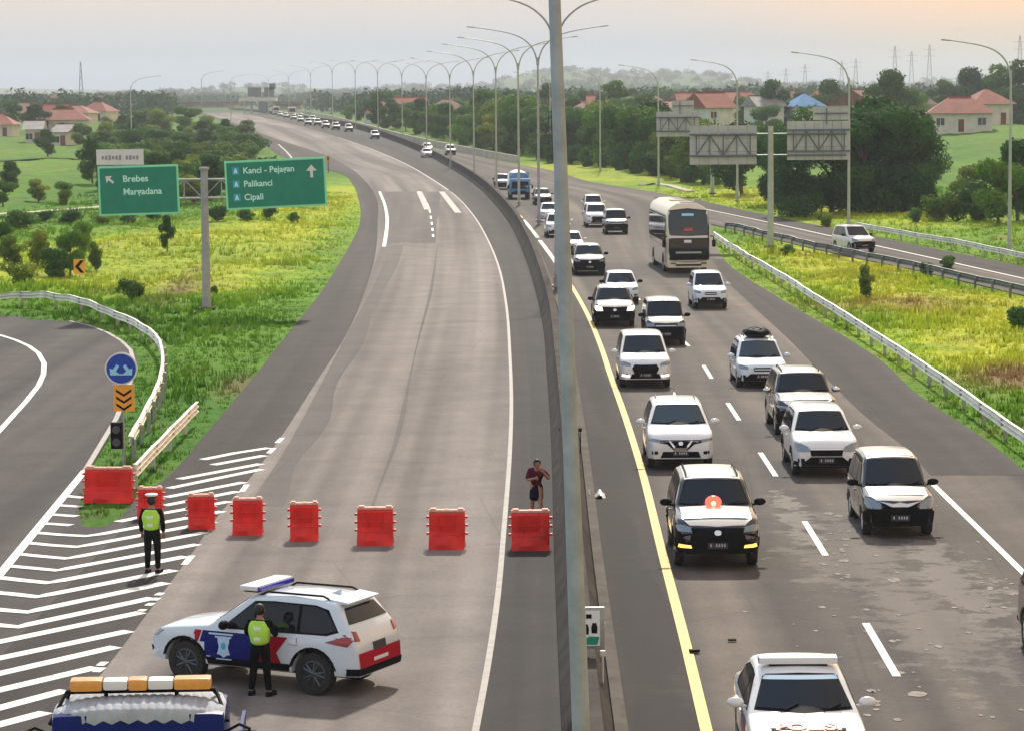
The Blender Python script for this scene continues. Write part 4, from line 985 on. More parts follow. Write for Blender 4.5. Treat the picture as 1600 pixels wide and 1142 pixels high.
        patch('grille', bvh, [(-hw*.62, nose+.03), (hw*.62, nose+.03), (hw*.50, nose-.28), (-hw*.50, nose-.28)], 'F', M['black'], root, .024, .01)
        patch('emblem', bvh, rr_rect(0, nose-.06, .15, .11, .05), 'F', M['chrome'], root, .036, .01)
    elif fs == 'wing':
        patch('grille', bvh, [(-hw*.5, nose-.0), (hw*.5, nose-.0), (hw*.40, nose-.16), (-hw*.40, nose-.16)], 'F', M['black'], root, .003, .01)
        patch('chrome_wing', bvh, [(-hw*.62, nose+.06), (-hw*.2, nose-.0), (0, nose+.03), (hw*.2, nose-.0), (hw*.62, nose+.06), (hw*.22, nose-.06), (-hw*.22, nose-.06)], 'F', M['chrome'], root, .026, .01)
    hl = spec.get('hl', 'std')
    base = {'std': [(hw*.56, nose-.05), (hw*.90, nose-.03), (hw*.94, nose+.08), (hw*.84, nose+.10), (hw*.58, nose+.04)],
            'slim': [(hw*.60, nose-.04), (hw*.93, nose-.0), (hw*.955, nose+.07), (hw*.60, nose+.03)],
            'big': [(hw*.52, nose-.10), (hw*.86, nose-.10), (hw*.94, nose-.0), (hw*.93, nose+.13), (hw*.76, nose+.10), (hw*.54, nose+.02)],
            'box': [(hw*.56, nose-.07), (hw*.92, nose-.07), (hw*.92, nose+.06), (hw*.56, nose+.06)]}[hl]
    for q in (base, mirx(base)): patch('headlight', bvh, q, 'F', lampm, root, .012 if bl == 'black' else .004, .012, .06)
    if spec.get('fog'):
        fgm = M[spec['fog']]; fo_ = [(hw*.60, sill+.12), (hw*.88, sill+.14), (hw*.86, sill+.21), (hw*.62, sill+.18)]
        for q in (fo_, mirx(fo_)): patch('fog_lamp', bvh, q, 'F', fgm, root, .028, .012, .06)
    if spec.get('blade'):
        bd = [(hw*.66, nose-.24), (hw*.92, nose-.30), (hw*.90, nose-.16), (hw*.62, nose-.10)]
        for q in (bd, mirx(bd)): patch('bumper_blade', bvh, q, 'F', M[P], root, .026, .012, .06)
    for sx_ in (-1, 1):
        if not spec.get('nofog'): patch('fog_recess', bvh, rr_rect(sx_*hw*.76, sill+.19, .17, .09, .03), 'F', M['black'], root, .003, .008)
    pz = sill+.17; pl = patch('number_plate', bvh, rr_rect(0, pz, .43, .135, .01, 1), 'F', M['plate'], root, .036, .012, .2)
    if pl and not far:
        for k in range(6):
            if k == 1: continue
            patch('plate_character', bvh, rr_rect(-.15+k*.06, pz+.01, .032, .065, .006, 1), 'F', M['platetxt'], pl, .050, .003, .2)
    # --- rear
    tl = [(hw*.70, rearz-.14), (hw*.95, rearz-.12), (hw*.96, rearz+.06), (hw*.72, rearz+.02)]
    for q in (tl, mirx(tl)): patch('tail_light', bvh, q, 'B', M['tail'], root, .005, .01, .06)
    patch('rear_plate', bvh, rr_rect(0, rearz-.28, .43, .135, .01, 1), 'B', M['plate'], root, .006, .01, .2)
    if bl in ('black',) or spec.get('cladding'): patch('rear_bumper', bvh, [(-hw*.93, sill+.02), (hw*.93, sill+.02), (hw*.95, .52), (-hw*.95, .52)], 'B', M['black'], root, .004, .02)
    # --- mirrors
    mm_ = M[spec.get('mirror', P)]
    for sx_ in (-1, 1):
        bm = bmesh.new(); c = Vector((sx_*(W/2+.11), y0+cowl+.42, belt+.11))
        bmesh.ops.create_uvsphere(bm, u_segments=12, v_segments=8, radius=1, matrix=Matrix.Translation(c) @ Matrix.Diagonal((.135, .075, .085, 1)))
        tube(bm, [(sx_*(W/2-.09), c.y+.02, belt+.03), (c.x-sx_*.04, c.y, c.z-.04)], .028, 6); bmo('mirror', bm, mm_, root)
    # --- roof furniture
    if spec.get('rails'):
        for sx_ in (-1, 1):
            bm = bmesh.new(); x = sx_*wtw*.86; tube(bm, [(x, y0+wt+.15, H-.035), (x, y0+wt+.28, H+.035), (x, y0+rt-.28, H+.035), (x, y0+rt-.1, H-.04)], .02, 6); bmo('roof_rail', bm, M[spec['rails']], root)
    if spec.get('antenna'):
        bm = bmesh.new(); extr(bm, [(y0+rt-.45, H-.01), (y0+rt-.22, H-.01), (y0+rt-.22, H+.08)], 'YZ', .02, .04); bmo('antenna_fin', bm, M[P], root)
    if spec.get('spoiler'):
        bm = bmesh.new(); extr(bm, [(y0+rt-.15, H-.0), (y0+rt+.24, H-.045), (y0+rt+.24, H-.075), (y0+rt-.05, H-.08)], 'YZ', wtw*.92, wtw*1.84); bmo('spoiler', bm, M[P], root)
    return root, bvh

SPEC = {
 'suv': dict(L=4.5, W=1.84, H=1.69, wb=2.70, fo=.88, hood=1.05, nose=.83, cowl=1.28, wtop=2.05, belt=1.07, rearz=1.12, r=.355, topw=.69),
 'bigsuv': dict(L=4.75, W=1.88, H=1.80, wb=2.75, fo=.95, hood=1.14, nose=.90, cowl=1.42, wtop=2.12, belt=1.15, rearz=1.2, r=.385, topw=.71, sill=.4),
 'mpv': dict(L=4.25, W=1.68, H=1.71, wb=2.66, fo=.75, hood=1.0, nose=.82, cowl=1.06, wtop=1.9, belt=1.02, rearz=1.08, r=.325, topw=.73),
 'van': dict(L=4.7, W=1.83, H=1.79, wb=2.75, fo=.85, hood=1.08, nose=.86, cowl=1.18, wtop=2.05, belt=1.08, rearz=1.12, r=.34, topw=.73),
 'hatch': dict(L=3.95, W=1.70, H=1.52, wb=2.55, fo=.78, hood=.92, nose=.74, cowl=1.1, wtop=1.9, belt=.94, rearz=1.0, r=.31, topw=.70, sill=.27),
 'sedan': dict(L=4.5, W=1.76, H=1.48, wb=2.67, fo=.88, hood=.88, nose=.70, cowl=1.25, wtop=2.05, belt=.92, rtop=3.3, r=.32, topw=.68, sill=.25, style='sedan'),
 'box': dict(L=4.4, W=1.72, H=1.80, wb=2.6, fo=.7, hood=1.08, nose=.86, cowl=.9, wtop=1.5, belt=1.08, rearz=1.1, r=.33, topw=.79, nw=.9),
}
def SP(base, **k): d = dict(SPEC[base]); d.update(k); return d
def hdg(Y):
    q = 150+44800/Y if Y < 400 else 150+4350*(10.3-float(rise(Y)))/Y
    a, b = YLINE.pt(max(q-1, 180)) if q > 300 else MEDIAN.pt(max(q-1, 177)), YLINE.pt(q+1) if q > 300 else MEDIAN.pt(q+1)
    d = a-b; return math.atan2(-d.x, d.y)
def face_cam(px, py, L, extra=0.0):
    """front bumper centre stands on pixel; returns location of centre and yaw along the road"""
    f = at(px, py); rz = hdg(f.y)+extra
    d = Vector((-math.sin(rz), math.cos(rz), 0))   # local +Y (rearwards)
    c = f+d*(L/2+.05); c.z = float(rise(c.y)); return c, rz
VEH = {}
def put(key, spec, px, py, label, cat='car', extra=0.0, name='car', far=False, group='cars queuing towards the camera'):
    c, rz = face_cam(px, py, spec['L'], extra); VEH[key] = car(spec, c, rz, label, cat, group, name, far); return VEH[key]
put('xtrail', SP('suv', paint='white', front='vgrille', hl='slim', bumper='low', rails='chrome', antenna=1, glass='glass_light', W=1.86), 1064, 736, 'white SUV with a chrome V-shaped grille, directly behind the one with the red light', 'suv')
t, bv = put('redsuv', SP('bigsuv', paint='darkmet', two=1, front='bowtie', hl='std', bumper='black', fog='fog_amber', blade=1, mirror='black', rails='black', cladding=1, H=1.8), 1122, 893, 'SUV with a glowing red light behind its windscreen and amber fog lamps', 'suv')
bm = bmesh.new(); bmesh.ops.create_uvsphere(bm, u_segments=20, v_segments=12, radius=.18, matrix=Matrix.Translation((-.02, -4.75/2+1.32, 1.33)) @ Matrix.Diagonal((1, .6, .8, 1))); bc = bmo('red_light', bm, M['red_beacon'], t)
bm = bmesh.new(); bmesh.ops.create_uvsphere(bm, u_segments=16, v_segments=10, radius=.06, matrix=Matrix.Translation((-.02, -4.75/2+1.24, 1.31))); bmo('light_core', bm, M['red_core'], bc)
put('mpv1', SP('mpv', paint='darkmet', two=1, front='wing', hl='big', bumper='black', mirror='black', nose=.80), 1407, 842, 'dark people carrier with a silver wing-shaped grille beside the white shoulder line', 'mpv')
put('crv', SP('suv', paint='white', front='wide', hl='big', bumper='skirt', W=1.78, H=1.68, cladding=1), 1292, 748, 'white SUV with a two-bar grille, just behind the dark people carrier', 'suv')
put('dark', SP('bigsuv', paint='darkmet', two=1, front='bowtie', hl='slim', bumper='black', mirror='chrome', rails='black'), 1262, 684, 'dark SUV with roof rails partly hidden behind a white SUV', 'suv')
t, _ = put('bag', SP('hatch', paint='bluewhite', front='oval', hl='std', bumper='skirt', glass='glass_light', rails='silver', H=1.6, L=4.3, W=1.78), 1192, 608, 'bluish white car carrying a black bag on its roof', 'car')
loc, rz_ = t.location.copy(), t.rotation_euler[2]
bm = bmesh.new(); bmesh.ops.create_uvsphere(bm, u_segments=20, v_segments=12, radius=1, matrix=Matrix.Diagonal((.48, .62, .20, 1)))
for v in bm.verts: v.co += Vector((.03*math.sin(9*v.co.y), 0, .035*math.sin(8*v.co.x+5*v.co.y))); v.co.z = max(v.co.z, -.14)
ob_ = bmo('roof_bag', bm, M['black']); ob_.location = loc+Vector((0, .35, 1.60+.17)); ob_.rotation_euler = (0, 0, rz_); tag(ob_, 'lumpy black luggage bag tied on the bluish white car', 'bag')
bm = bmesh.new()
for y_ in (-.3, .3): tube(bm, [(-.52, y_, -.13), (-.45, y_, .06), (0, y_, .21), (.45, y_, .06), (.52, y_, -.13)], .02, 6)
bmo('strap', bm, M['rimdark'], ob_)
put('innova', SP('van', paint='white', front='hex', hl='std', bumper='low', fog='lit'), 1009, 608, 'white van-like car with hexagonal grille and lit fog lamps next to the yellow line', 'mpv')
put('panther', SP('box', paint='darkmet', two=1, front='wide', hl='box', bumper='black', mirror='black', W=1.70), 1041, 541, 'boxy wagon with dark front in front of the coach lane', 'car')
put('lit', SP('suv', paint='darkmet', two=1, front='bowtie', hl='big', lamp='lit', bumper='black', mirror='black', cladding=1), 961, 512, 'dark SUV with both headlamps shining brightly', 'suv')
t, _ = put('hatch1', SP('hatch', paint='bluewhite', front='oval', hl='std', bumper='low', mirror='black'), 973, 476, 'pale white hatchback with black mirrors behind the SUV with shining headlamps', 'car')
put('blueV', SP('mpv', paint='bluewhite', front='oval', hl='std', bumper='skirt'), 1111, 484, 'small cool white car in front of the coach', 'car')
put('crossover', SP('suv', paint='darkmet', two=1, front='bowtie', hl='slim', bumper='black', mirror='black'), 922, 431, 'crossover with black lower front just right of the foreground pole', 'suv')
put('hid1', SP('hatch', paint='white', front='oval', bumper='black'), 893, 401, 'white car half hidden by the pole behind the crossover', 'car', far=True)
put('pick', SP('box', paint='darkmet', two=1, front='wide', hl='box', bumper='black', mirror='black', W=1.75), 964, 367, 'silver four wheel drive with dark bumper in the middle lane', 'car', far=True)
put('mv2', SP('van', paint='white', front='hex', hl='slim', bumper='low'), 934, 356, 'white van with slim headlamps beside the silver four wheel drive', 'mpv', far=True)
put('mv3', SP('mpv', paint='warmwhite', front='oval', bumper='skirt'), 929, 337, 'rearmost white car of the three in the middle lane', 'car', far=True)
put('h2', SP('suv', paint='white', front='oval', bumper='skirt'), 873, 372, 'white car in the inner lane behind the pole, beside the median line', 'car', far=True)
put('h3', SP('sedan', paint='bluewhite', front='oval', bumper='low'), 861, 347, 'cool white car, second in the inner lane behind the blue truck', 'car', far=True)
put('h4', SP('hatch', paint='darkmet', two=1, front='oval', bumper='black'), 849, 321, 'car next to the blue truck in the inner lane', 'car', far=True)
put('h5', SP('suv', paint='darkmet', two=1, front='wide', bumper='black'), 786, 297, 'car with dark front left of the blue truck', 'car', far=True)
put('f0', SP('mpv', paint='white', front='oval', bumper='black'), 705, 243, 'white car by the parapet wall in the bend', 'car', far=True)
put('f1', SP('hatch', paint='white', front='oval', bumper='low'), 668, 247, 'white car in the inner lane of the bend', 'car', far=True)
put('f2', SP('hatch', paint='white', front='oval', bumper='low'), 669, 238, 'white car immediately behind another in the bend', 'car', far=True)
proto, _ = put('f3', SP('mpv', paint='warmwhite', front='oval', bumper='black'), 587, 218, 'lone white car at the head of the distant queue', 'car', far=True)
pt_ = tree_of(proto)
put('srv', SP('mpv', paint='white', front='wide', hl='big', bumper='black', mirror='black'), 1352, 396, 'white car with dark front driving alone on the frontage road', 'mpv', extra=R(12), group=None, far=False)
QL = [(546, 206.5, 'second white car'), (526, 203.5, 'third white car'), (510, 201, 'fourth white car'), (497, 197, 'fifth white car'), (482, 196.5, 'sixth white car'), (489, 191, 'seventh white car'), (470, 191.5, 'eighth white car'), (459, 188, 'ninth white car'), (470, 186, 'tenth white car'), (447, 185, 'eleventh white car'), (438, 182.5, 'twelfth white car')]
for (x, y, l) in QL:
    c, rz = face_cam(x, y, 4.3)
    copy_tree(proto, c, rz, l+' from the front of the distant queue', chl=pt_)

# police sedan at the bottom

t, bv = put('psed', SP('sedan', paint='white', front='wide', hl='slim', bumper='low', mirror='white', W=1.80, L=4.5, glass='glass'), 1268, 1243, 'white police sedan with a white light bar at the bottom edge', 'police car')
y0 = -2.25
bm = bmesh.new(); box(bm, (0, y0+2.35, 1.56), (1.22, .30, .11), bevel=.03); lb = bmo('light_bar', bm, M['white_plastic'], t)
bm = bmesh.new(); box(bm, (0, y0+2.35, 1.495), (.9, .24, .03)); bmo('bar_bracket', bm, M['black'], lb)
for sx_ in (-1, 1):
    bm = bmesh.new(); box(bm, (sx_*.585, y0+2.35, 1.56), (.06, .28, .09), bevel=.02); bmo('end_lens', bm, M['blue_lens'], lb)
patch('screen_banner', bv, [(-.58, 1.335), (.58, 1.335), (.55, 1.385), (-.55, 1.385)], 'F', M['mudblue'], t, .012, .003)
patch('hood_stripe', bv, [(-.62, y0+.25), (.62, y0+.25), (.50, y0+.95), (0, y0+1.1), (-.50, y0+.95)], 'T', M['bluewhite'], t, .003, .003)
h1_ = bv.ray_cast(Vector((0, y0+.36, 5)), Vector((0, 0, -1)))[0]; h2_ = bv.ray_cast(Vector((0, y0+.72, 5)), Vector((0, 0, -1)))[0]
tx = text_obj('POLISI', .36, M['red_txt'], t, h1_+Vector((0, 0, .018)), rot=(math.atan2(h2_.z-h1_.z, h2_.y-h1_.y), 0, 0), align='CENTER', name='lettering', sxy=(1.0, 1.1), bold=.014)
for sx_, q in ((1, 1), (-1, -1)):
    patch('side_stripe', bv, [(y0+1.2, .45), (y0+2.0, .45), (y0+2.2, .85), (y0+1.4, .85)], 'S', M['police_blue'], t, .003, .003, .15, None, sx_)
    patch('side_stripe', bv, [(y0+1.05, .45), (y0+1.18, .45), (y0+1.38, .85), (y0+1.25, .85)], 'S', M['police_red'], t, .003, .003, .15, None, sx_)

# parked police SUV seen from its left side
sp_ = SP('suv', paint='bluewhite', L=4.30, W=1.70, H=1.66, wb=2.62, fo=.80, cladding=1, rails='black', rim='rimdark', spoiler=1, antenna=1, front='hex', bumper='low', mirror='black', sill=.38, r=.375, hood=1.0, belt=1.02)
pr_, pf_ = at(507, 1086), at(283, 1063)
dv = Vector((pr_.x-pf_.x, pr_.y-pf_.y, 0)).normalized(); rz = math.atan2(-dv.x, dv.y)
nn = Vector((-dv.y, dv.x, 0)); nn = nn if nn.y > 0 else -nn
midw = (pr_+pf_)/2; mid_loc_y = (-4.30/2+.80+2.62/2)
c = midw - dv*mid_loc_y + nn*(.85-.13); c.z = 0
t, bv = car(sp_, c, rz, 'parked white police SUV with blue and red doors seen from its side', 'police car', None, 'police_suv')
PSUV = t; y0 = -2.15; inv = t.rotation_euler[2]
sgn = -1 if (Matrix.Rotation(rz, 3, 'Z') @ Vector((1, 0, 0))).y > 0 else 1
for sg_ in (-1, 1):
    patch('door_livery', bv, [(y0+1.22, .42), (y0+2.25, .42), (y0+2.36, .98), (y0+1.18, .98), (y0+1.10, .70)], 'S', M['police_blue'], t, .003, .004, .12, None, sg_)
    patch('door_livery', bv, [(y0+2.25, .42), (y0+2.84, .42), (y0+2.70, .70), (y0+2.92, .98), (y0+2.36, .98)], 'S', M['police_red'], t, .003, .004, .12, None, sg_)
    patch('livery_stripe', bv, [(y0+1.08, .42), (y0+1.20, .42), (y0+1.06, .70), (y0+1.16, .98), (y0+1.02, .98), (y0+.90, .70)], 'S', M['police_red'], t, .003, .004, .12, None, sg_)
    d1 = [(0, .16), (.05, .13), (.11, .15), (.10, .06), (.08, 0), (.10, -.08), (.12, -.12), (.06, -.13), (0, -.17), (-.06, -.13), (-.12, -.12), (-.10, -.08), (-.08, 0), (-.10, .06), (-.11, .15), (-.05, .13)]
    em = patch('crest', bv, [(y0+1.62+a*1.15, .72+b*1.15) for a, b in d1], 'S', M['mudblue'], t, .008, .004, .06, None, sg_)
    patch('crest_centre', bv, rr_rect(y0+1.62, .73, .09, .12, .04), 'S', M['sign_badge'], t, .013, .003, .06, None, sg_)
    patch('livery_bar', bv, rr_rect(y0+1.62, .50, .32, .025, .01), 'S', M['mudblue'], t, .008, .003, .1, None, sg_)
    for k, (w1, z1) in enumerate(((.50, .935), (.34, .885))): patch('livery_bar', bv, rr_rect(y0+1.56+.05*k, z1, w1, .03, .01), 'S', M['mudblue'], t, .008, .003, .1, None, sg_)
bm = bmesh.new(); box(bm, (0, y0+2.0, 1.745), (1.22, .36, .09), bevel=.035); lb = bmo('light_bar', bm, M['white_plastic'], t)
bm = bmesh.new(); box(bm, (0, y0+2.20, 1.73), (1.16, .06, .085), bevel=.02); bmo('blue_lens', bm, M['blue_lens'], lb)
bm = bmesh.new(); box(bm, (0, y0+2.0, 1.685), (1.0, .3, .05)); bmo('bar_bracket', bm, M['black'], lb)
patch('rear_livery', bv, [(-.70, .46), (.70, .46), (.72, .78), (-.72, .78)], 'B', M['police_red'], t, .008, .006)
patch('rear_lettering', bv, rr_rect(0, .62, .5, .06, .01), 'B', M['white_plastic'], t, .016, .004)
patch('tail_wing', bv, [(-2.15+4.30-.62, .96), (-2.15+4.30-.2, .90), (-2.15+4.30-.06, 1.06), (-2.15+4.30-.3, 1.06)], 'S', M['tail'], t, .004, .01, .06, None, sgn)

# coach
def coach(px, py):
    L, W, H = 11.5, 2.5, 4.0
    f = at(px, py); rz = hdg(f.y)+R(1.2); d = Vector((-math.sin(rz), math.cos(rz), 0)); c = f+d*L/2; c.z = float(rise(c.y))
    root = empty('coach', c, rz, 'tall cream double-windscreen coach in the middle of the right carriageway', 'bus')
    bm = bmesh.new(); rings = []
    front = [(0, .45, 0), (0, .9, -.02), (0, 1.6, .05), (0, 2.6, .10), (0, 3.2, .22), (0, 3.6, .42), (0, 3.78, .8), (0, H, 1.3)]
    ys_ = [0, .06, .2, .5, 1.0]+[1.0+(L-2)*k/14 for k in range(1, 15)]+[L-.5, L-.1, L]
    for i, y in enumerate(ys_):
        e_ = 1 - .05*max(0, 1-y/.5)**2 - .06*max(0, 1-(L-y)/.4)**2
        sec = [(0, .35), (W/2*.97, .35), (W/2, .5), (W/2, 1.5), (W/2, 2.4), (W/2*.985, 3.2), (W/2*.93, 3.62), (W/2*.80, 3.80), (W/2*.5, H), (0, H+.02)]
        def ysh(z): 
            if y > 1.2: return y
            sh = 0.0 if z < 1.7 else (z-1.7)**2*.17
            return max(y, y*(1-0)+sh*max(0, 1-y/1.3))
        ring = [(a*e_, ysh(z), z) for a, z in sec]; full = ring+[(-a, yy, z) for a, yy, z in ring[1:-1][::-1]]
        rings.append([bm.verts.new((a, yy-L/2, z)) for a, yy, z in full])
    n = len(rings[0])
    for i in range(len(rings)-1):
        for k in range(n): bm.faces.new((rings[i][k], rings[i][(k+1) % n], rings[i+1][(k+1) % n], rings[i+1][k]))
    bm.faces.new(rings[0]); bm.faces.new(rings[-1])
    # front as rows so that it follows the raked shape
    bmesh.ops.delete(bm, geom=[f for f in bm.faces if len(f.verts) > 4], context='FACES_ONLY')
    for rg in (rings[0], rings[-1]):
        h = n//2
        for k in range(1, h-0):
            a, b = rg[k], rg[(k+1) % n]; a2, b2 = rg[(n-k) % n], rg[(n-k-1) % n]
            vs_q = [a, b, b2, a2]; vs_u = []
            for v in vs_q:
                if v not in vs_u: vs_u.append(v)
            if len(vs_u) >= 3:
                try: bm.faces.new(vs_u)
                except ValueError: pass
        try: bm.faces.new((rg[0], rg[1], rg[n-1]))
        except ValueError: pass
    bmesh.ops.recalc_face_normals(bm, faces=bm.faces); bvh = BVHTree.FromBMesh(bm); bmo('body', bm, M['cream'], root, True, 35)
    patch('front_mask', bvh, [(-1.19, .80), (1.19, .80), (1.22, 1.2), (1.215, 3.2), (1.1, 3.62), (0, 3.74), (-1.1, 3.62), (-1.215, 3.2), (-1.22, 1.2)], 'F', M['black'], root, .003, .004, .2)
    patch('upper_windscreen', bvh, [(-1.10, 2.24), (0, 2.20), (1.10, 2.24), (1.15, 2.7), (1.13, 3.3), (1.0, 3.58), (0, 3.68), (-1.0, 3.58), (-1.13, 3.3), (-1.15, 2.7)], 'F', M['glass_light'], root, .01, .012, .2)
    patch('destination_display', bvh, rr_rect(0, 3.36, .7, .14, .03), 'F', M['sign_ltblue'], root, .03, .01, .2)
    patch('red_board', bvh, rr_rect(.0, 2.55, .5, .18, .03), 'F', M['tail'], root, .03, .01, .2)
    patch('red_board', bvh, rr_rect(.0, 2.49, .5, .05, .02), 'F', M['red_txt'], root, .045, .01, .2)
    patch('lower_windscreen', bvh, [(-1.10, 1.05), (1.10, 1.05), (1.16, 1.3), (1.14, 2.02), (-1.14, 2.02), (-1.16, 1.3)], 'F', M['glass'], root, .01, .012, .2)
    patch('screen_card', bvh, rr_rect(-.05, 1.86, .42, .16, .03), 'F', M['white_plastic'], root, .03, .01, .2)
    patch('dashboard_strip', bvh, rr_rect(.0, 1.22, 1.5, .10, .03), 'F', M['silver'], root, .03, .01, .2)
    patch('lower_panel', bvh, [(-1.12, .78), (1.12, .78), (1.08, 1.05), (-1.08, 1.05)], 'F', M['black'], root, .01, .012, .2)
    patch('chrome_trim', bvh, [(-1.06, .74), (-.3, .66), (.3, .66), (1.06, .74), (1.06, .80), (.3, .73), (-.3, .73), (-1.06, .80)], 'F', M['chrome'], root, .02, .012, .2)
    patch('bumper_intake', bvh, rr_rect(0, .50, 1.5, .10, .04), 'F', M['black'], root, .01, .012, .2)
    for sx_ in (-1, 1):
        patch('headlight', bvh, rr_rect(sx_*.88, .60, .34, .10, .04), 'F', M['lamp_glass'], root, .012, .012, .1)
        patch('window_band', bvh, [(-L/2+.6, 1.8), (L/2-.5, 1.8), (L/2-.5, 3.3), (-L/2+.9, 3.3)], 'S', M['black'], root, .003, .003, .4, None, sx_)
        for k in range(6): patch('side_window', bvh, [(-L/2+1.1+k*1.62, 1.95), (-L/2+2.62+k*1.62, 1.95), (-L/2+2.62+k*1.62, 3.2), (-L/2+1.1+k*1.62, 3.2)], 'S', M['glass'], root, .006, .01, .4, None, sx_)
        patch('door', bvh, [(-L/2+.5, .6), (-L/2+1.3, .6), (-L/2+1.3, 1.85), (-L/2+.5, 1.85)], 'S', M['glass'], root, .006, .01, .4, None, sx_)
        patch('side_stripe', bvh, [(-L/2+1.5, 1.42), (L/2-1, 1.5), (L/2-1, 1.66), (-L/2+1.5, 1.55)], 'S', M['silver'], root, .006, .006, .4, None, sx_)
        bm = bmesh.new(); tube(bm, [(sx_*1.2, -L/2+.25, 2.15), (sx_*1.42, -L/2-.12, 2.15), (sx_*1.44, -L/2-.15, 1.95)], .035, 6); box(bm, (sx_*1.44, -L/2-.15, 1.75), (.2, .12, .42), bevel=.04); bmo('mirror', bm, M['black'], root)
        me_t, me_r = wheel_mesh(.5, .3, 'rim')
        for yy in (-L/2+2.3, L/2-3.2):
            wh = bpy.data.objects.new('wheel', me_t); COL.objects.link(wh); wh.parent = root; wh.location = (sx_*(W/2-.14), yy, .5); wh.rotation_euler = (0, 0, 0 if sx_ > 0 else math.pi)
            ri = bpy.data.objects.new('rim', me_r); COL.objects.link(ri); ri.parent = wh
            patch('wheel_arch', bvh, [(yy+.62*math.cos(R(a)), .36+.78*math.sin(R(a))) for a in range(0, 181, 20)], 'S', M['black'], root, .004, .006, .2, None, sx_)
    patch('white_band', bvh, [(-1.20, 2.05), (1.20, 2.05), (1.20, 2.20), (0, 2.16), (-1.20, 2.20)], 'F', M['white_plastic'], root, .02, .02, .2)
    for k in range(2):
        bm = bmesh.new(); box(bm, (.1-.25*k, -L/2+2.2+3.2*k, H+.02), (.75, .9, .10), bevel=.03); bmo('roof_hatch', bm, M['concrete_light'], root)
coach(1076, 428)
# far red and white bus in the queue
def boxtruck(px, py, L, W, H, pm, label, name, cab=None, tarp=None, yaw=0.0, winm='glass'):
    f = at(px, py); rz = hdg(f.y)+yaw; d = Vector((-math.sin(rz), math.cos(rz), 0)); c = f+d*L/2; c.z = float(rise(c.y)); root = empty(name, c, rz, label, 'truck' if 'truck' in name else 'bus')
    ch = cab or H
    bm = bmesh.new(); box(bm, (0, -L/2+(.95 if cab else L/2), .45+(ch-.45)/2), (W, 1.9 if cab else L, ch-.45), bevel=.14); bvh = BVHTree.FromBMesh(bm); bmo('cab' if cab else 'body', bm, pm, root, True, 50)
    patch('windscreen', bvh, [(-W*.43, ch*.52), (W*.43, ch*.52), (W*.40, ch*.86), (-W*.40, ch*.86)], 'F', M[winm], root, .004, .01, .3)
    patch('grille', bvh, rr_rect(0, ch*.36, W*.6, .18, .04), 'F', M['black'], root, .004, .01, .3)
    patch('bumper', bvh, rr_rect(0, .62, W*.9, .2, .04), 'F', M['black'], root, .004, .05, .3)
    for sx_ in (-1, 1):
        patch('headlight', bvh, rr_rect(sx_*W*.37, ch*.33, .22, .14, .03), 'F', M['lamp_glass'], root, .006, .01, .1)
        bm = bmesh.new(); tube(bm, [(sx_*W/2, -L/2+.2, ch*.75), (sx_*(W/2+.2), -L/2+.05, ch*.7)], .025, 6); box(bm, (sx_*(W/2+.2), -L/2+.05, ch*.6), (.16, .08, .35), bevel=.03); bmo('mirror', bm, M['black'], root)
        me_t, me_r = wheel_mesh(.42, .25, 'rimdark')
        for yy in (-L/2+1.1, L/2-1.4):
            wh = bpy.data.objects.new('wheel', me_t); COL.objects.link(wh); wh.parent = root; wh.location = (sx_*(W/2-.14), yy, .42); wh.rotation_euler = (0, 0, 0 if sx_ > 0 else math.pi)
            ri = bpy.data.objects.new('rim', me_r); COL.objects.link(ri); ri.parent = wh
        if not cab: patch('side_window', bvh, [(-L/2+.8, ch*.5), (L/2-.6, ch*.5), (L/2-.6, ch*.82), (-L/2+.8, ch*.82)], 'S', M['glass'], root, .004, .01, .6, None, sx_)
    if cab:
        bm = bmesh.new(); box(bm, (0, 1.0, .75), (W*.5, L-2, .3)); bmo('chassis', bm, M['black'], root, False)
        bm = bmesh.new(); bmesh.ops.create_grid(bm, x_segments=14, y_segments=18, size=1)
        for v in bm.verts:
            x, y = v.co.x, v.co.y; v.co = Vector((x*W*.54, 1.05+y*(L-2.1)/2, H-.55*abs(x)**3-.25*max(0, -y-.6)-.09*math.sin(6*y)*math.cos(3*x)))
            if abs(x) > .98: v.co.z = 1.1
        bmesh.ops.solidify(bm, geom=bm.faces[:], thickness=.05); bmo('tarpaulin', bm, M['tarp'], root, True, 80)
        bm = bmesh.new(); box(bm, (0, 1.05, 1.0), (W*1.0, L-2.1, .7)); box(bm, (0, 1.05-(L-2.1)/2+.05, (1.2+H)/2-.1), (W*.98, .06, H-1.3)); bmo('cargo_bed', bm, pm, root, False)
    return root
boxtruck(813, 312, 6.0, 2.0, 2.75, M['truck_blue'], 'blue truck with white covered load in the inner lane', 'truck', cab=2.05)
boxtruck(457, 184, 11, 2.5, 3.5, M['cream'], 'far reddish white bus in the distant queue', 'bus')
boxtruck(432, 180, 8, 2.5, 3.3, M['warmwhite'], 'far white box truck at the back of the distant queue', 'bus')

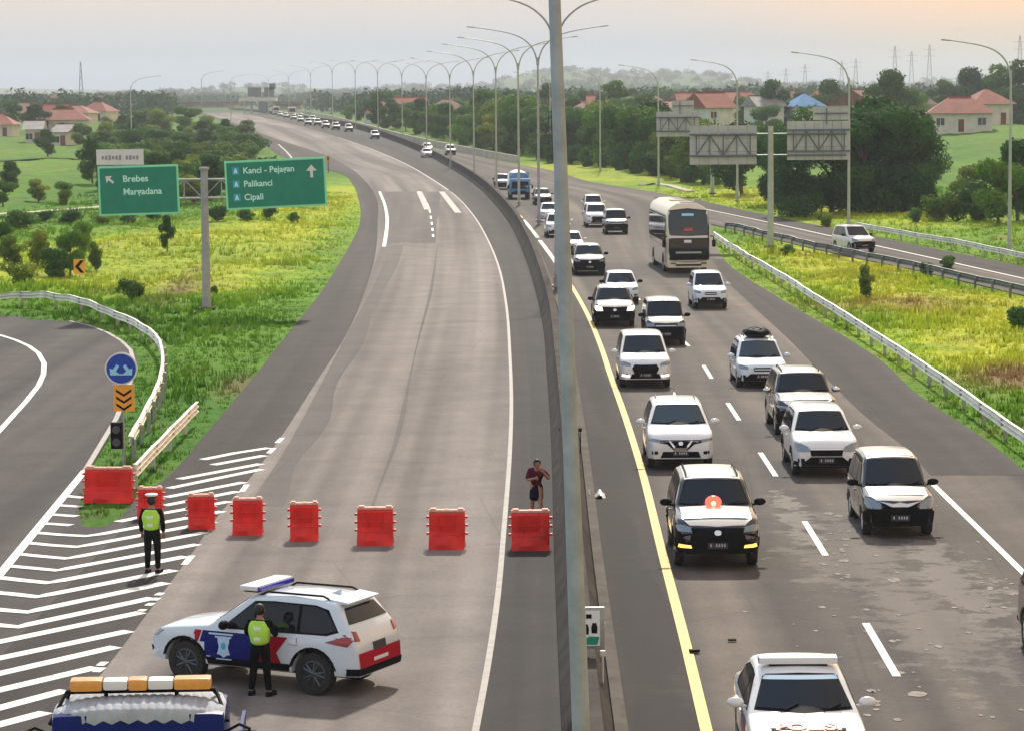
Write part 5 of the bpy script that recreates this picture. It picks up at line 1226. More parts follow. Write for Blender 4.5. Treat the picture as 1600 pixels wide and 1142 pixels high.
# blue patrol truck at the bottom left, nearest vehicle
def patrol():
    Yb = 35.2; x = (209-800)/4350*Yb
    root = empty('patrol_truck', (x, Yb-.1, 0), R(3), 'dark blue truck with ribbed white roof and amber light bar at the bottom left corner', 'truck')
    W = 2.2
    bm = bmesh.new(); box(bm, (0, 0.02, 1.50), (W, 1.26, 2.2), bevel=.16); bvh = BVHTree.FromBMesh(bm); bmo('cab', bm, M['deep_blue'], root, True, 50)
    patch('windscreen', bvh, [(-.98, 1.25), (.98, 1.25), (.90, 1.9), (-.90, 1.9)], 'F', M['glass'], root, .004, .01, .2)
    bm = bmesh.new(); nx = 181; grid = []
    ys_ = [-.62, -.60, -.53, -.35, -.1, .4, .6]; zs_ = [2.52, 2.60, 2.66, 2.69, 2.70, 2.70, 2.62]
    for j in range(len(ys_)):
        row = []
        for i in range(nx):
            u = i/(nx-1)*2-1; rib = .012*abs(math.sin(u*math.pi*10)); dn = .10*u*u*abs(u)
            row.append(bm.verts.new((u*(W/2+.03)*(1-.10*max(0, ys_[j])/.6)*.96, ys_[j]-rib*.9+.10*abs(u)**3, zs_[j]-dn+rib-(.05*abs(math.sin(u*math.pi*5)) if j == 0 else 0))))
        grid.append(row)
    for j in range(len(ys_)-1):
        for i in range(nx-1): bm.faces.new((grid[j][i], grid[j][i+1], grid[j+1][i+1], grid[j+1][i]))
    bmesh.ops.solidify(bm, geom=bm.faces[:], thickness=.04); bmo('ribbed_roof', bm, M['tarp'], root, True, 60)
    bm = bmesh.new(); box(bm, (0, 3.1, .95), (W, 4.2, .10)); box(bm, (0, 3.1, .72), (.9, 4.2, .35))
    for sx_ in (-1, 1): box(bm, (sx_*(W/2-.03), 3.1, 1.16), (.05, 4.2, .34))
    bmo('cargo_bed', bm, M['deep_blue'], root, False)
    bm = bmesh.new()
    for sx_ in (-1, 1):
        tube(bm, [(sx_*1.12, -.45, 2.45), (sx_*.95, .0, 2.76), (sx_*.3, .02, 2.78)], .028, 6); tube(bm, [(sx_*1.02, .5, 2.5), (sx_*.92, .05, 2.74)], .025, 6)
        tube(bm, [(sx_*.45, .02, 2.6), (sx_*.45, .02, 2.80)], .03, 6)
    tube(bm, [(-.95, .02, 2.76), (.95, .02, 2.76)], .032, 6); bmo('bar_rack', bm, M['black'], root)
    lb = None
    for k, (a, b, mm_) in enumerate([(-.90, -.48, 'amber_lens'), (-.48, -.16, 'white_plastic'), (-.16, .09, 'amber_lens'), (.09, .42, 'white_plastic'), (.42, .90, 'amber_lens')]):
        bm = bmesh.new(); box(bm, ((a+b)/2, .0, 2.86), (b-a-.006, .28, .15 if 'amber' in mm_ else .13), bevel=.045)
        if lb is None: lb = bmo('light_bar', bm, M[mm_], root)
        else: bmo('lens', bm, M[mm_], lb)
    for sx_ in (-1, 1):
        bm = bmesh.new(); tube(bm, [(sx_*1.05, -.5, 2.3), (sx_*1.28, -.7, 2.46), (sx_*1.42, -.72, 2.4)], .02, 6); box(bm, (sx_*1.38, -.72, 2.2), (.24, .1, .38), bevel=.05); bmo('mirror', bm, M['black'], root)
        me_t, me_r = wheel_mesh(.42, .25, 'rimdark')
        for yy in (-.2, 3.6):
            wh = bpy.data.objects.new('wheel', me_t); COL.objects.link(wh); wh.parent = root; wh.location = (sx_*(W/2-.10), yy, .42); wh.rotation_euler = (0, 0, 0 if sx_ > 0 else math.pi)
            ri = bpy.data.objects.new('rim', me_r); COL.objects.link(ri); ri.parent = wh
patrol()
# vehicle just entering at the right edge
f = at(1640, 1070); put('edge', SP('bigsuv', paint='brown', front='wide', hl='big', bumper='black', mirror='silver', W=1.9, L=4.8), 1742, 1085, 'dark brown vehicle cut off by the right edge of the picture', 'car', group=None)

# ------------------------------------------------------------ water-filled barriers
def wbarrier(px, py, wpx, label, yaw=0, hpx=None):
    p = at(px, py); s_ = p.y/4350; w_ = wpx*s_; h_ = (hpx or 60)*s_/.97
    root = empty('water_barrier', p, R(yaw+rnd.uniform(-3.5, 3.5)), label, 'traffic barrier', 'red plastic barriers across the closed carriageway')
    prof = [(-.34, .0), (-.34, .12), (-.25, .26), (-.13, .40), (-.12, h_-.09), (-.085, h_-.05)]
    full = prof+[(-a, z) for a, z in prof[::-1]]
    nx = 17; bm = bmesh.new(); rings = []
    for i in range(nx):
        u = i/(nx-1)*2-1; ring = []
        for (y_, z) in full:
            k = 0.0
            if .3 < z < h_-.1: k = .09*max(0, 1-(abs(u)/.62)**6)*(1.1-.9*abs(z-h_*.55)/(h_*.5))
            if .05 < z < .30: k += .13*max(0, u-.1) + .05*max(0, -.5-u)
            ring.append(bm.verts.new((u*w_/2*(1-.02*(abs(u) > .95)), y_*(1-k/.2) if abs(y_) > .1 else y_, z)))
        rings.append(ring)
    n = len(full)
    for i in range(nx-1):
        for k in range(n): bm.faces.new((rings[i][k], rings[i][(k+1) % n], rings[i+1][(k+1) % n], rings[i+1][k]))
    bm.faces.new(rings[0]); bm.faces.new(rings[-1])
    bmesh.ops.recalc_face_normals(bm, faces=bm.faces); bvh = BVHTree.FromBMesh(bm); bmo('shell', bm, M['red_barrier'], root, True, 28)
    bm = bmesh.new(); box(bm, (0, 0, h_-.01), (w_*.99, .17, .06), bevel=.02)
    for sx_ in (-1, 1): box(bm, (sx_*w_*.38, 0, h_+.03), (w_*.16, .15, .04), bevel=.015)
    bmo('top_ridge', bm, M['red_barrier_top'], root)
    for sx_ in (-1, 1):
        for k in range(3):
            bm = bmesh.new(); box(bm, (sx_*(w_/2+.03), 0, h_*(.38+.22*k)), (.07, .13, .055), bevel=.02); bmo('connector_lug', bm, M['red_barrier'], root)
    bm = bmesh.new()
    for z in (h_*.62, h_*.36):
        pts = []
        for i in range(9):
            x = (-.38+.095*i)*w_; hh = bvh.ray_cast(Vector((x, -3, z)), Vector((0, 1, 0))); pts.append(hh[0]+Vector((0, -.004, 0)))
        tube(bm, pts, .014, 6)
    for x in (-.2*w_, .22*w_):
        pts = []
        for i in range(5):
            z = h_*(.3+.14*i); hh = bvh.ray_cast(Vector((x, -3, z)), Vector((0, 1, 0))); pts.append(hh[0]+Vector((0, -.004, 0)))
        tube(bm, pts, .013, 6)
    bmo('moulded_ribs', bm, M['red_barrier'], root)
    bm = bmesh.new(); hh = bvh.ray_cast(Vector((0, -3, h_*.5)), Vector((0, 1, 0))); lathe(bm, [(.05, 0), (.05, .02)], 16, 'Z'); fc = bmo('filler_cap', bm, M['red_barrier_top'], root); fc.location = (0, 0, h_+.01)
for a in [(171, 783, 76, 'wide red barrier with ragged pale top in front of the guardrail end', -3, 52), (236, 808, 38, 'red barrier half hidden behind the standing officer', 0, 46), (315, 824, 42, 'red barrier on the hatching just right of the officer', 8, 51), (388, 833, 47, 'red barrier where the hatching ends', 3, 54),
          (476, 842, 45, 'red barrier left of the lane seam', 2, 56), (587, 849, 57, 'red barrier in the middle of the left carriageway', -1, 56), (699, 855, 57, 'red barrier just left of the thin white edge line', 0, 58), (829, 857, 61, 'red barrier in front of the pedestrian next to the median', 0, 59)]:
    wbarrier(*a)

# ------------------------------------------------------------ people
M['skin'] = mat('skin', (.32, .17, .11), .6); M['hivis'] = mat('high_visibility_vest', (.42, .80, .08), .7, noise=.15, nscale=8); M['hivis_pale'] = mat('reflective_tape', (.72, .80, .62), .4)
M['navy'] = mat('navy_cloth', (.006, .008, .022), .9, spec=.05); M['uniform'] = mat('dark_uniform', (.008, .008, .010), .9, spec=.05, noise=.4, nscale=6); M['capw'] = mat('white_cap', (.78, .76, .74), .6)
M['pink'] = mat('pink_and_grey_shirt', (.085, .014, .035), .9, noise=.5, nscale=6, spec=.05); M['hair'] = mat('black_hair', (.01, .009, .009), .6); M['palecloth'] = mat('pale_grey_blue_cloth', (.35, .42, .50), .8)
def skin(name, chains, m, parent, root_first=True, sub=2):
    V, E, Rd = [], [], []; idx = {}
    for ch in chains:
        prev = None
        for (p, r) in ch:
            key = tuple(round(c, 4) for c in p)
            if key not in idx: idx[key] = len(V); V.append(p); Rd.append(r)
            i = idx[key]
            if prev is not None and prev != i: E.append((prev, i))
            prev = i
    me = bpy.data.meshes.new(name); me.from_pydata(V, E, []); o = bpy.data.objects.new(name, me); COL.objects.link(o)
    md = o.modifiers.new('s', 'SKIN'); md.use_smooth_shade = True
    if not me.skin_vertices: raise RuntimeError('no skin layer')
    for i, sv in enumerate(me.skin_vertices[0].data): sv.radius = (Rd[i], Rd[i]) if not isinstance(Rd[i], tuple) else Rd[i]; sv.use_root = (i == 0)
    o.modifiers.new('u', 'SUBSURF').levels = sub
    dg = bpy.context.evaluated_depsgraph_get(); me2 = bpy.data.meshes.new_from_object(o.evaluated_get(dg)); bpy.data.objects.remove(o)
    me2.materials.clear(); return link(name, me2, m, parent, True, 180)
def person(loc, rz, label, pose, cloth, h=1.68):
    k = h/1.72; root = empty('person', loc, rz, label, 'person')
    J = {n: tuple(c*k for c in v) for n, v in pose.items()}
    g = lambda n: J[n]
    def hand(w, el, fo):
        w, el = Vector(w), Vector(el); d = (w-el).normalized(); side = d.cross(Vector((0, 1, 0))).normalized() if abs(d.y) < .9 else d.cross(Vector((0, 0, 1))).normalized()
        cv = d.cross(side); out = []; palm = w+d*.05
        for i, (o_, ln) in enumerate(((-.03, .065), (-.01, .078), (.012, .074), (.032, .058))):
            b = palm+side*o_+d*.03; out.append([(tuple(w), .026), (tuple(palm), (.022, .034)), (tuple(b), .011), (tuple(b+d*ln*.5+cv*.012), .009), (tuple(b+d*ln*.85+cv*.035), .008)])
        t_ = w+d*.03-side*.035; out.append([(tuple(w), .026), (tuple(t_), .013), (tuple(t_+d*.035-side*.018), .010), (tuple(t_+d*.062-side*.02), .009)])
        return out
    sp = [(g('pelvis'), .12*k), (g('waist'), .105*k), (g('chest'), .122*k), (g('neckb'), .075*k), (g('neck'), .052*k), (g('jaw'), .07*k), (g('head'), .092*k), (g('crown'), .06*k)]
    ch = [sp]
    for s_ in 'LR':
        ch.append([(g('pelvis'), .125*k), (g('hip'+s_), .09*k), (g('knee'+s_), .058*k), (g('ank'+s_), .038*k), (g('toe'+s_), .035*k)])
        ch.append([(g('chest'), .14*k), (g('sho'+s_), .058*k), (g('elb'+s_), .042*k), (g('wri'+s_), .028*k)])
        hs = hand(g('wri'+s_), g('elb'+s_), 0)
        for c_ in hs: c_[0] = (g('wri'+s_), .028*k)
        ch += hs
    skin('body', ch, M['skin'], root, sub=2)
    a = Vector(g('head')); fwd = Vector((Vector(g('toeL'))-Vector(g('ankL'))).normalized()); fwd = Vector(pose.get('look', (0, -1, 0)))
    bm = bmesh.new(); box(bm, a+fwd*.098*k+Vector((0, 0, -.01)), (.022, .03, .03), bevel=.008); bmo('nose', bm, M['skin'], root)
    bm = bmesh.new(); sd_ = fwd.cross(Vector((0, 0, 1)))
    for s_ in (-1, 1): bmesh.ops.create_uvsphere(bm, u_segments=8, v_segments=6, radius=.011, matrix=Matrix.Translation(a+fwd*.084*k+sd_*s_*.032+Vector((0, 0, .02))))
    bmo('eyes', bm, M['black'], root)
    bm = bmesh.new()
    for s_ in (-1, 1): bmesh.ops.create_uvsphere(bm, u_segments=8, v_segments=6, radius=1, matrix=Matrix.Translation(a+sd_*s_*.088*k) @ Matrix.Diagonal((.014, .022, .032, 1)))
    bmo('ears', bm, M['skin'], root)
    bm = bmesh.new(); bmesh.ops.create_uvsphere(bm, u_segments=16, v_segments=12, radius=1, matrix=Matrix.Translation(a-fwd*.018*k+Vector((0, 0, .02*k))) @ Matrix.Diagonal((.100*k, .104*k, .112*k, 1)))
    for v in list(bm.verts):
        if (v.co-a).dot(fwd) > .045 and v.co.z < a.z+.05: v.co -= fwd*.06
    bmo('hair', bm, M['hair'], root)
    ex = .016
    def limb(n1, pts): return [(g(n), r*k) for n, r in pts]
    if 'trousers' in cloth:
        skin('trousers', [[(g('waist'), .135*k), (g('pelvis'), .148*k)], ]+[[(g('pelvis'), .148*k), (g('hip'+s_), .112*k), (g('knee'+s_), .080*k), (g('ank'+s_), .062*k)] for s_ in 'LR'], M[cloth['trousers']], root)
    if 'skirt' in cloth:
        skin('skirt', [[(g('waist'), .135*k), (g('pelvis'), (.19*k, .16*k)), (tuple(Vector(g('pelvis')).lerp(Vector(g('kneeL')).lerp(Vector(g('kneeR')), .5), .55)), (.20*k, .16*k)), (tuple(Vector(g('pelvis')).lerp(Vector(g('kneeL')).lerp(Vector(g('kneeR')), .5), .9)), (.21*k, .17*k))]], M[cloth['skirt']], root)
    if 'shirt' in cloth:
        sl_ = [[(g('chest'), .165*k), (g('sho'+s_), .085*k), (g('elb'+s_), .058*k)]+([(tuple(Vector(g('elb'+s_)).lerp(Vector(g('wri'+s_)), .85)), .046*k)] if cloth.get('long') else []) for s_ in 'LR']
        skin('shirt', [[(g('pelvis'), .145*k), (g('waist'), .142*k), (g('chest'), .165*k), (g('neckb'), .10*k)]]+sl_, M[cloth['shirt']], root)
    if 'vest' in cloth:
        mid = Vector(g('chest')).lerp(Vector(g('neckb')), .45)
        skin('vest', [[(tuple(Vector(g('pelvis'))+Vector((0, 0, .02))), .195*k), (g('waist'), .188*k), (g('chest'), .215*k), (tuple(mid), .165*k)]]+[[(g('chest'), .215*k), (tuple(Vector(g('chest')).lerp(Vector(g('sho'+s_)), 1.02)), .105*k)] for s_ in 'LR'], M[cloth['vest']], root)
        vz = Vector(g('waist'))
        for zz in (.0, .17):
            bm = bmesh.new(); lathe(bm, [(.172*k, -.02), (.178*k, 0), (.178*k, .035), (.172*k, .05)], 20, 'Z', tuple(vz+Vector((0, 0, zz)))); tp = bmo('reflective_band', bm, M['hivis_pale'], root)
    for s_ in 'LR':
        A, T = Vector(g('ank'+s_)), Vector(g('toe'+s_)); d = (T-A); d.z = 0; d.normalize(); bm = bmesh.new()
        rot = Matrix((d.cross(Vector((0, 0, 1))), d, Vector((0, 0, 1)))).transposed()
        zf = min(A.z, T.z); box(bm, Vector((A.x, A.y, zf-.0))+d*.07*k, (.10*k, .28*k, .095*k), rot, .035); bmo('shoe', bm, M[cloth.get('shoe', 'black')], root)
    if cloth.get('cap'):
        c_ = a+Vector((0, 0, .075*k)); bm = bmesh.new(); lathe(bm, [(.10*k, 0), (.105*k, .03*k), (.145*k, .065*k), (.13*k, .085*k), (.02, .10*k)], 24, 'Z', tuple(c_)); cp = bmo('cap', bm, M['capw'], root, True, 50)
        bm = bmesh.new(); lathe(bm, [(.107*k, .004), (.109*k, .03*k)], 24, 'Z', tuple(c_)); bmo('cap_band', bm, M['black'], cp)
        bm = bmesh.new(); bmesh.ops.create_uvsphere(bm, u_segments=14, v_segments=6, radius=1, matrix=Matrix.Translation(c_+fwd*.09*k+Vector((0, 0, -.0))) @ Matrix.Diagonal((.09*k, .09*k, .012, 1))); bmo('cap_peak', bm, M['black'], cp)
    return root
stand = dict(pelvis=(0, 0, .93), waist=(0, .01, 1.08), chest=(0, 0, 1.30), neckb=(0, .01, 1.44), neck=(0, 0, 1.50), jaw=(0, -.01, 1.56), head=(0, -.005, 1.61), crown=(0, 0, 1.67),
             hipL=(.10, 0, .88), kneeL=(.11, -.02, .50), ankL=(.12, .01, .09), toeL=(.13, -.14, .04), hipR=(-.10, 0, .88), kneeR=(-.11, -.02, .50), ankR=(-.12, .02, .09), toeR=(-.14, -.13, .04),
             shoL=(.19, .01, 1.38), elbL=(.25, .02, 1.12), wriL=(.25, -.06, .88), shoR=(-.19, .01, 1.38), elbR=(-.25, .02, 1.12), wriR=(-.24, -.06, .88), look=(0, -1, 0))
p = at(239, 895); person(p, R(172), 'officer in white cap and green vest standing on the hatching with his back turned', stand, dict(trousers='uniform', shirt='uniform', long=1, vest='hivis', cap=1), 1.70)
ph = dict(stand); ph.update(elbL=(.30, -.05, 1.14), wriL=(.16, -.24, 1.20), elbR=(-.30, -.04, 1.14), wriR=(-.14, -.26, 1.22), kneeL=(.15, -.04, .50), ankL=(.19, .02, .09), toeL=(.21, -.12, .04), ankR=(-.17, .03, .09), toeR=(-.2, -.11, .04))
p = at(408, 1086); person(p, R(165), 'officer in a green vest standing at the door of the parked police SUV', ph, dict(trousers='uniform', shirt='uniform', long=1, vest='hivis'), 1.60)
bm = bmesh.new()
wk = dict(stand); wk.update(pelvis=(0, .06, .92), waist=(0, -.02, 1.07), chest=(.05, -.14, 1.27), neckb=(.07, -.20, 1.40), neck=(.08, -.24, 1.45), jaw=(.09, -.28, 1.50), head=(.09, -.28, 1.55), crown=(.09, -.28, 1.61), shoL=(.24, -.14, 1.34), shoR=(-.14, -.14, 1.34), kneeL=(.14, -.16, .52), ankL=(.28, -.20, .12), toeL=(.36, -.30, .04), kneeR=(-.10, .0, .50), ankR=(-.13, .04, .09), toeR=(-.13, -.10, .04), elbL=(.40, -.24, 1.16), wriL=(.26, -.40, 1.36), elbR=(-.18, -.28, 1.12), wriR=(.06, -.44, 1.20), look=(.5, -.86, 0))
p = at(838, 815); person(p, R(-12), 'pedestrian in a pink top and dark shorts by the median behind the last barrier', wk, dict(skirt='navy', shirt='pink', shoe='white_plastic'), 1.62)
# litter
bm = bmesh.new(); bmesh.ops.create_grid(bm, x_segments=8, y_segments=8, size=.5)
for v in bm.verts: v.co = Vector((v.co.x*.42, v.co.y*.7, .05+.06*math.sin(v.co.x*9)+.05*math.cos(v.co.y*11+v.co.x*5)))
bmesh.ops.solidify(bm, geom=bm.faces[:], thickness=.01); o = bmo('plastic_bag', bm, M['white_plastic'], None, True, 80); o.location = at(933, 776); tag(o, 'crumpled white plastic bag lying right of the median barrier', 'litter')
bm = bmesh.new(); box(bm, (0, 0, .05), (.19, .12, .06), bevel=.02); o = bmo('litter_scrap', bm, M['black']); o.location = at(1085, 1020); o.rotation_euler = (0, 0, .2); tag(o, 'small black scrap lying on the yellow line', 'litter')
bm = bmesh.new(); box(bm, (0, 0, .04), (.16, .09, .04), bevel=.015); o = bmo('litter_scrap', bm, M['black']); o.location = at(1144, 1002); tag(o, 'small dark scrap in the lane right of the yellow line', 'litter')
M['residue'] = mat('dried_pale_mud', (.33, .30, .27), .95, noise=.5, nscale=6, spec=.05)
bm = bmesh.new()
for i in range(120):
    x = rnd.gauss(1400, 95); y = rnd.uniform(775, 1135)
    if rnd.random() < .3: x, y = rnd.gauss(1305, 12), rnd.uniform(795, 905)
    if rnd.random() < .15: x, y = rnd.gauss(1560, 25), rnd.uniform(880, 960)
    p = at(x, y); r_ = rnd.uniform(.025, .11)*(1.5 if rnd.random() < .12 else .8); n = rnd.randint(5, 8)
    extr(bm, [(p.x+r_*rnd.uniform(.6, 1.3)*math.cos(2*math.pi*k/n), p.y+1.6*r_*rnd.uniform(.6, 1.3)*math.sin(2*math.pi*k/n)) for k in range(n)], 'XY', .0085, .002)
o = bmo('road_debris', bm, M['residue'], None, False); tag(o, 'scattered pale flakes of paint and dried mud on the right lanes', kind='stuff')
# ------------------------------------------------------------ vegetation
def leaf_mat(name, dark, mid, light):
    mm = bpy.data.materials.new(name); mm.use_nodes = True; t = mm.node_tree; b = t.nodes['Principled BSDF']
    a = t.nodes.new('ShaderNodeAttribute'); a.attribute_name = 'tone'; oi = t.nodes.new('ShaderNodeObjectInfo')
    c = ramp(t, a.outputs['Fac'], [(0, dark), (.55, mid), (1, light)])
    v = ramp(t, oi.outputs['Random'], [(0, (.70, .80, .8)), (.4, (1, 1, 1)), (.75, (1.35, 1.2, .85)), (1, (1.7, 1.35, .8))]); c = nmix(t, c, v, 1, 'MULTIPLY')
    t.links.new(c, b.inputs['Base Color']); b.inputs['Roughness'].default_value = .65; b.inputs['Specular IOR Level'].default_value = .08
    tr = t.nodes.new('ShaderNodeBsdfTranslucent'); t.links.new(c, tr.inputs['Color']); ms = t.nodes.new('ShaderNodeMixShader'); ms.inputs[0].default_value = .35
    t.links.new(b.outputs[0], ms.inputs[1]); t.links.new(tr.outputs[0], ms.inputs[2]); t.links.new(ms.outputs[0], t.nodes['Material Output'].inputs['Surface'])
    return mm
LM = {'dark': leaf_mat('dark_foliage', (.016, .055, .012), (.038, .115, .022), (.085, .20, .035)), 'green': leaf_mat('green_foliage', (.030, .095, .015), (.075, .19, .026), (.16, .30, .04)),
      'olive': leaf_mat('olive_foliage', (.05, .095, .014), (.12, .20, .026), (.24, .31, .045)), 'wood': leaf_mat('far_wood_foliage', (.022, .055, .028), (.045, .10, .045), (.09, .15, .06))}
M['bark'] = mat('bark', (.10, .075, .055), .9, noise=.4, nscale=3)
def leaves(name, lobes, n, size, m, seed, parent=None, squash=1.0):
    rs = np.random.RandomState(seed); L = np.array(lobes, float); wts = L[:, 3]**2; wts /= wts.sum()
    li = rs.choice(len(L), n, p=wts); d = rs.normal(size=(n, 3)); d /= np.linalg.norm(d, axis=1)[:, None]
    rad = L[li, 3]*(rs.uniform(.35, 1, n)**.45)*(1+.18*np.sin(d[:, 0]*7+li)*np.cos(d[:, 2]*6+d[:, 1]*5))
    c = L[li, :3]+d*rad[:, None]*np.array([1, 1, squash])
    nrm = d+rs.normal(size=(n, 3))*.38; nrm /= np.linalg.norm(nrm, axis=1)[:, None]
    up = rs.normal(size=(n, 3)); u = np.cross(nrm, up); u /= np.linalg.norm(u, axis=1)[:, None]; v = np.cross(nrm, u)
    s = (size*rs.uniform(.6, 1.4, n))[:, None]
    V = np.stack([c-u*s*.5, c+v*s*.28, c+u*s*.5+nrm*s*.1, c-v*s*.28], 1).reshape(-1, 3)
    me = bpy.data.meshes.new(name); me.vertices.add(4*n); me.vertices.foreach_set('co', V.astype(np.float32).ravel()); me.loops.add(4*n); me.loops.foreach_set('vertex_index', np.arange(4*n, dtype=np.int32))
    me.polygons.add(n); me.polygons.foreach_set('loop_start', np.arange(0, 4*n, 4, dtype=np.int32)); me.update(calc_edges=True)
    zr = (c[:, 2]-c[:, 2].min())/(np.ptp(c[:, 2])+1e-6); lt = rs.uniform(-.3, .3, len(L))[li] if len(L) < 60 else rs.uniform(-.25, .25, len(L))[li]
    attr(me, 'tone', np.repeat(np.clip(.5+lt+.18*d[:, 2]*0+rs.normal(0, .09, n), 0, 1), 4)); me.materials.append(m); return me
def crown_lobes(seed, w_, h_, kind='round'):
    r_ = random.Random(seed); out = []
    n = r_.randint(13, 19)
    for i in range(n):
        a = r_.uniform(0, 6.28); q = r_.uniform(0, 1)**.6; z = r_.uniform(.12, .93)*h_
        k = {'round': 1-abs(z/h_-.6)*1.1, 'tall': .8-abs(z/h_-.55)*.6, 'flat': 1.1-abs(z/h_-.75)*2}[kind]
        out.append((math.cos(a)*q*w_/2*.75*max(.25, k), math.sin(a)*q*w_/2*.75*max(.25, k), z, r_.uniform(.13, .24)*w_))
    return out
def trunk_mesh(seed, h_, w_):
    r_ = random.Random(seed+50); bm = bmesh.new(); r0 = .035*h_**.9
    tube(bm, [(0, 0, -.3), (.03*h_, 0, h_*.2), (.01*h_, .02*h_, h_*.45), (0, 0, h_*.75)], [r0, r0*.8, r0*.55, r0*.2], 8)
    for i in range(5):
        a = r_.uniform(0, 6.28); z = h_*r_.uniform(.22, .5); tube(bm, [(0.02*h_, 0, z), (math.cos(a)*w_*.17, math.sin(a)*w_*.17, z+h_*.14), (math.cos(a)*w_*.32, math.sin(a)*w_*.32, z+h_*.25)], [r0*.45, r0*.3, r0*.12], 6)
    me = bpy.data.meshes.new('trunk'); bm.to_mesh(me); bm.free(); me.materials.append(M['bark']); return me
TREES = {}
for i, (nm, w_, h_, kd, mt_, n, sz) in enumerate([('a', 7, 8, 'round', 'green', 5200, .42), ('b', 6.5, 8.5, 'tall', 'dark', 5200, .42), ('c', 8, 7.5, 'flat', 'green', 5200, .42), ('d', 7.5, 8, 'round', 'dark', 5600, .42), ('e', 6, 7, 'round', 'olive', 4200, .40),
                                               ('big', 9, 9.5, 'round', 'dark', 17000, .30), ('big2', 9, 9, 'flat', 'dark', 17000, .30), ('bush', 3.2, 2.4, 'round', 'green', 2600, .22), ('bush2', 3.0, 2.6, 'round', 'dark', 2600, .22), ('bush3', 2.6, 2.0, 'flat', 'olive', 2000, .2)]):
    lob = crown_lobes(100+i*7, w_, h_, kd)
    if 'bush' in nm: lob = [(x, y, z*.75+.1, r_) for x, y, z, r_ in lob]
    TREES[nm] = (leaves('crown', lob, n, sz, LM[mt_], 200+i, squash=.85), trunk_mesh(i, h_, w_), h_)
def plant(kind, p, hh, label, cat='tree', group=None, name=None, wsc=1.0):
    cm, tm, h_ = TREES[kind]; s_ = hh/h_
    name = name or ('bush' if 'bush' in kind else 'tree')
    root = empty(name, (p.x, p.y, gz(p.x, p.y)), rnd.uniform(0, 6.28), label, cat, group); root.scale = (s_*wsc, s_*wsc, s_)
    for nm, me_ in (('crown', cm), ('trunk' if cat == 'tree' else 'stem', tm)):
        o = bpy.data.objects.new(nm, me_); COL.objects.link(o); o.parent = root
    return root
def interp(pts, x): return float(np.interp(x, [p[0] for p in pts], [p[1] for p in pts]))
# row behind the parapet wall
base = [(540, 190), (600, 203), (654, 215), (730, 232), (808, 247), (860, 253), (930, 262), (1000, 272), (1100, 290)]
top = [(540, 168), (600, 158), (650, 172), (700, 183), (750, 185), (800, 176), (860, 184), (930, 182), (1000, 180), (1100, 190)]
lab = 'leafy tree in the dense green row behind the parapet wall'
for x in range(545, 1105, 15):
    b_ = interp(base, x); p = at(x+rnd.uniform(-4, 4), b_-rnd.uniform(2, 6)); hh = (b_-interp(top, x))*p.y/4350*rnd.uniform(.92, 1.12)
    plant(rnd.choice('aaccebd'), p, max(4, hh*(.82 if x < 720 else .93)), lab, group='trees in the row behind the parapet wall', wsc=rnd.uniform(.95, 1.35))
for x in range(550, 1100, 22):
    b_ = interp(base, x)-9; p = at(x+rnd.uniform(-6, 6), b_-2); hh = (b_-interp(top, x)+8)*p.y/4350*rnd.uniform(.8, 1.15)
    plant(rnd.choice('abcde'), p, max(4, hh), lab, group='trees in the row behind the parapet wall', wsc=1.25)
for x in range(840, 1110, 26):
    b_ = interp(base, x); p = at(x, b_+1); plant(rnd.choice(['bush', 'bush2', 'e']), p, rnd.uniform(2.5, 4), 'low bush at the foot of the tree row', 'bush', 'bushes at the foot of the tree row')
# big dark trees right
for (x, b_, tp, k, wd) in [(1245, 338, 196, 'big', 1.05), (1205, 322, 205, 'big2', .9), (1300, 334, 182, 'big2', 1.1), (1352, 336, 176, 'big', 1.1), (1412, 336, 168, 'big', 1.0), (1442, 334, 222, 'big2', .8), (1380, 322, 168, 'd', 1.2), (1160, 306, 200, 'd', 1.1)]:
    p = at(x, b_); plant(k, p, (b_-tp)*p.y/4350, 'large dark tree behind the right sign boards', group='large dark trees behind the sign boards', wsc=wd)
for (x, b_, h, k, l) in [(1560, 352, 5.2, 'a', 'tree at the right edge left of the rightmost lamp'), (1590, 346, 6, 'd', 'tree at the right edge behind the rightmost lamp'), (1530, 346, 3.4, 'bush', 'bush below the green hillside'), (1495, 348, 3.0, 'bush2', 'dark bush below the green hillside'), (1515, 338, 4.2, 'e', 'small olive tree below the green hillside'),
                         (1465, 350, 2.6, 'bush3', 'low olive bush right of the big dark trees'), (1115, 295, 4.5, 'c', 'bright bush under the left sign board'), (1075, 285, 4, 'bush', 'bush left of the sign post with a wide base'), (1290, 354, 1.4, 'bush3', 'low weeds beside the start of the guardrail'), (1430, 352, 1.2, 'bush', 'low bush behind the far guardrail')]:
    plant(k, at(x, b_), h, l, 'tree' if 'tree' in l else 'bush')
p = at(1353, 468); plant('e', p, 1.8, 'thin young sapling alone in the yellow grass strip', 'tree', wsc=.6, name='sapling')
for (x, y, h, l) in [(1595, 520, 1.2, 'low bush in the grass strip at the right edge'), (1480, 420, .9, 'small bush beside the dark guardrail'), (1450, 432, .9, 'small green bush in the strip below the dark guardrail'), (1230, 400, .8, 'weeds at the foot of the sign post')]: plant('bush', at(x, y), h, l, 'bush', wsc=1.3)
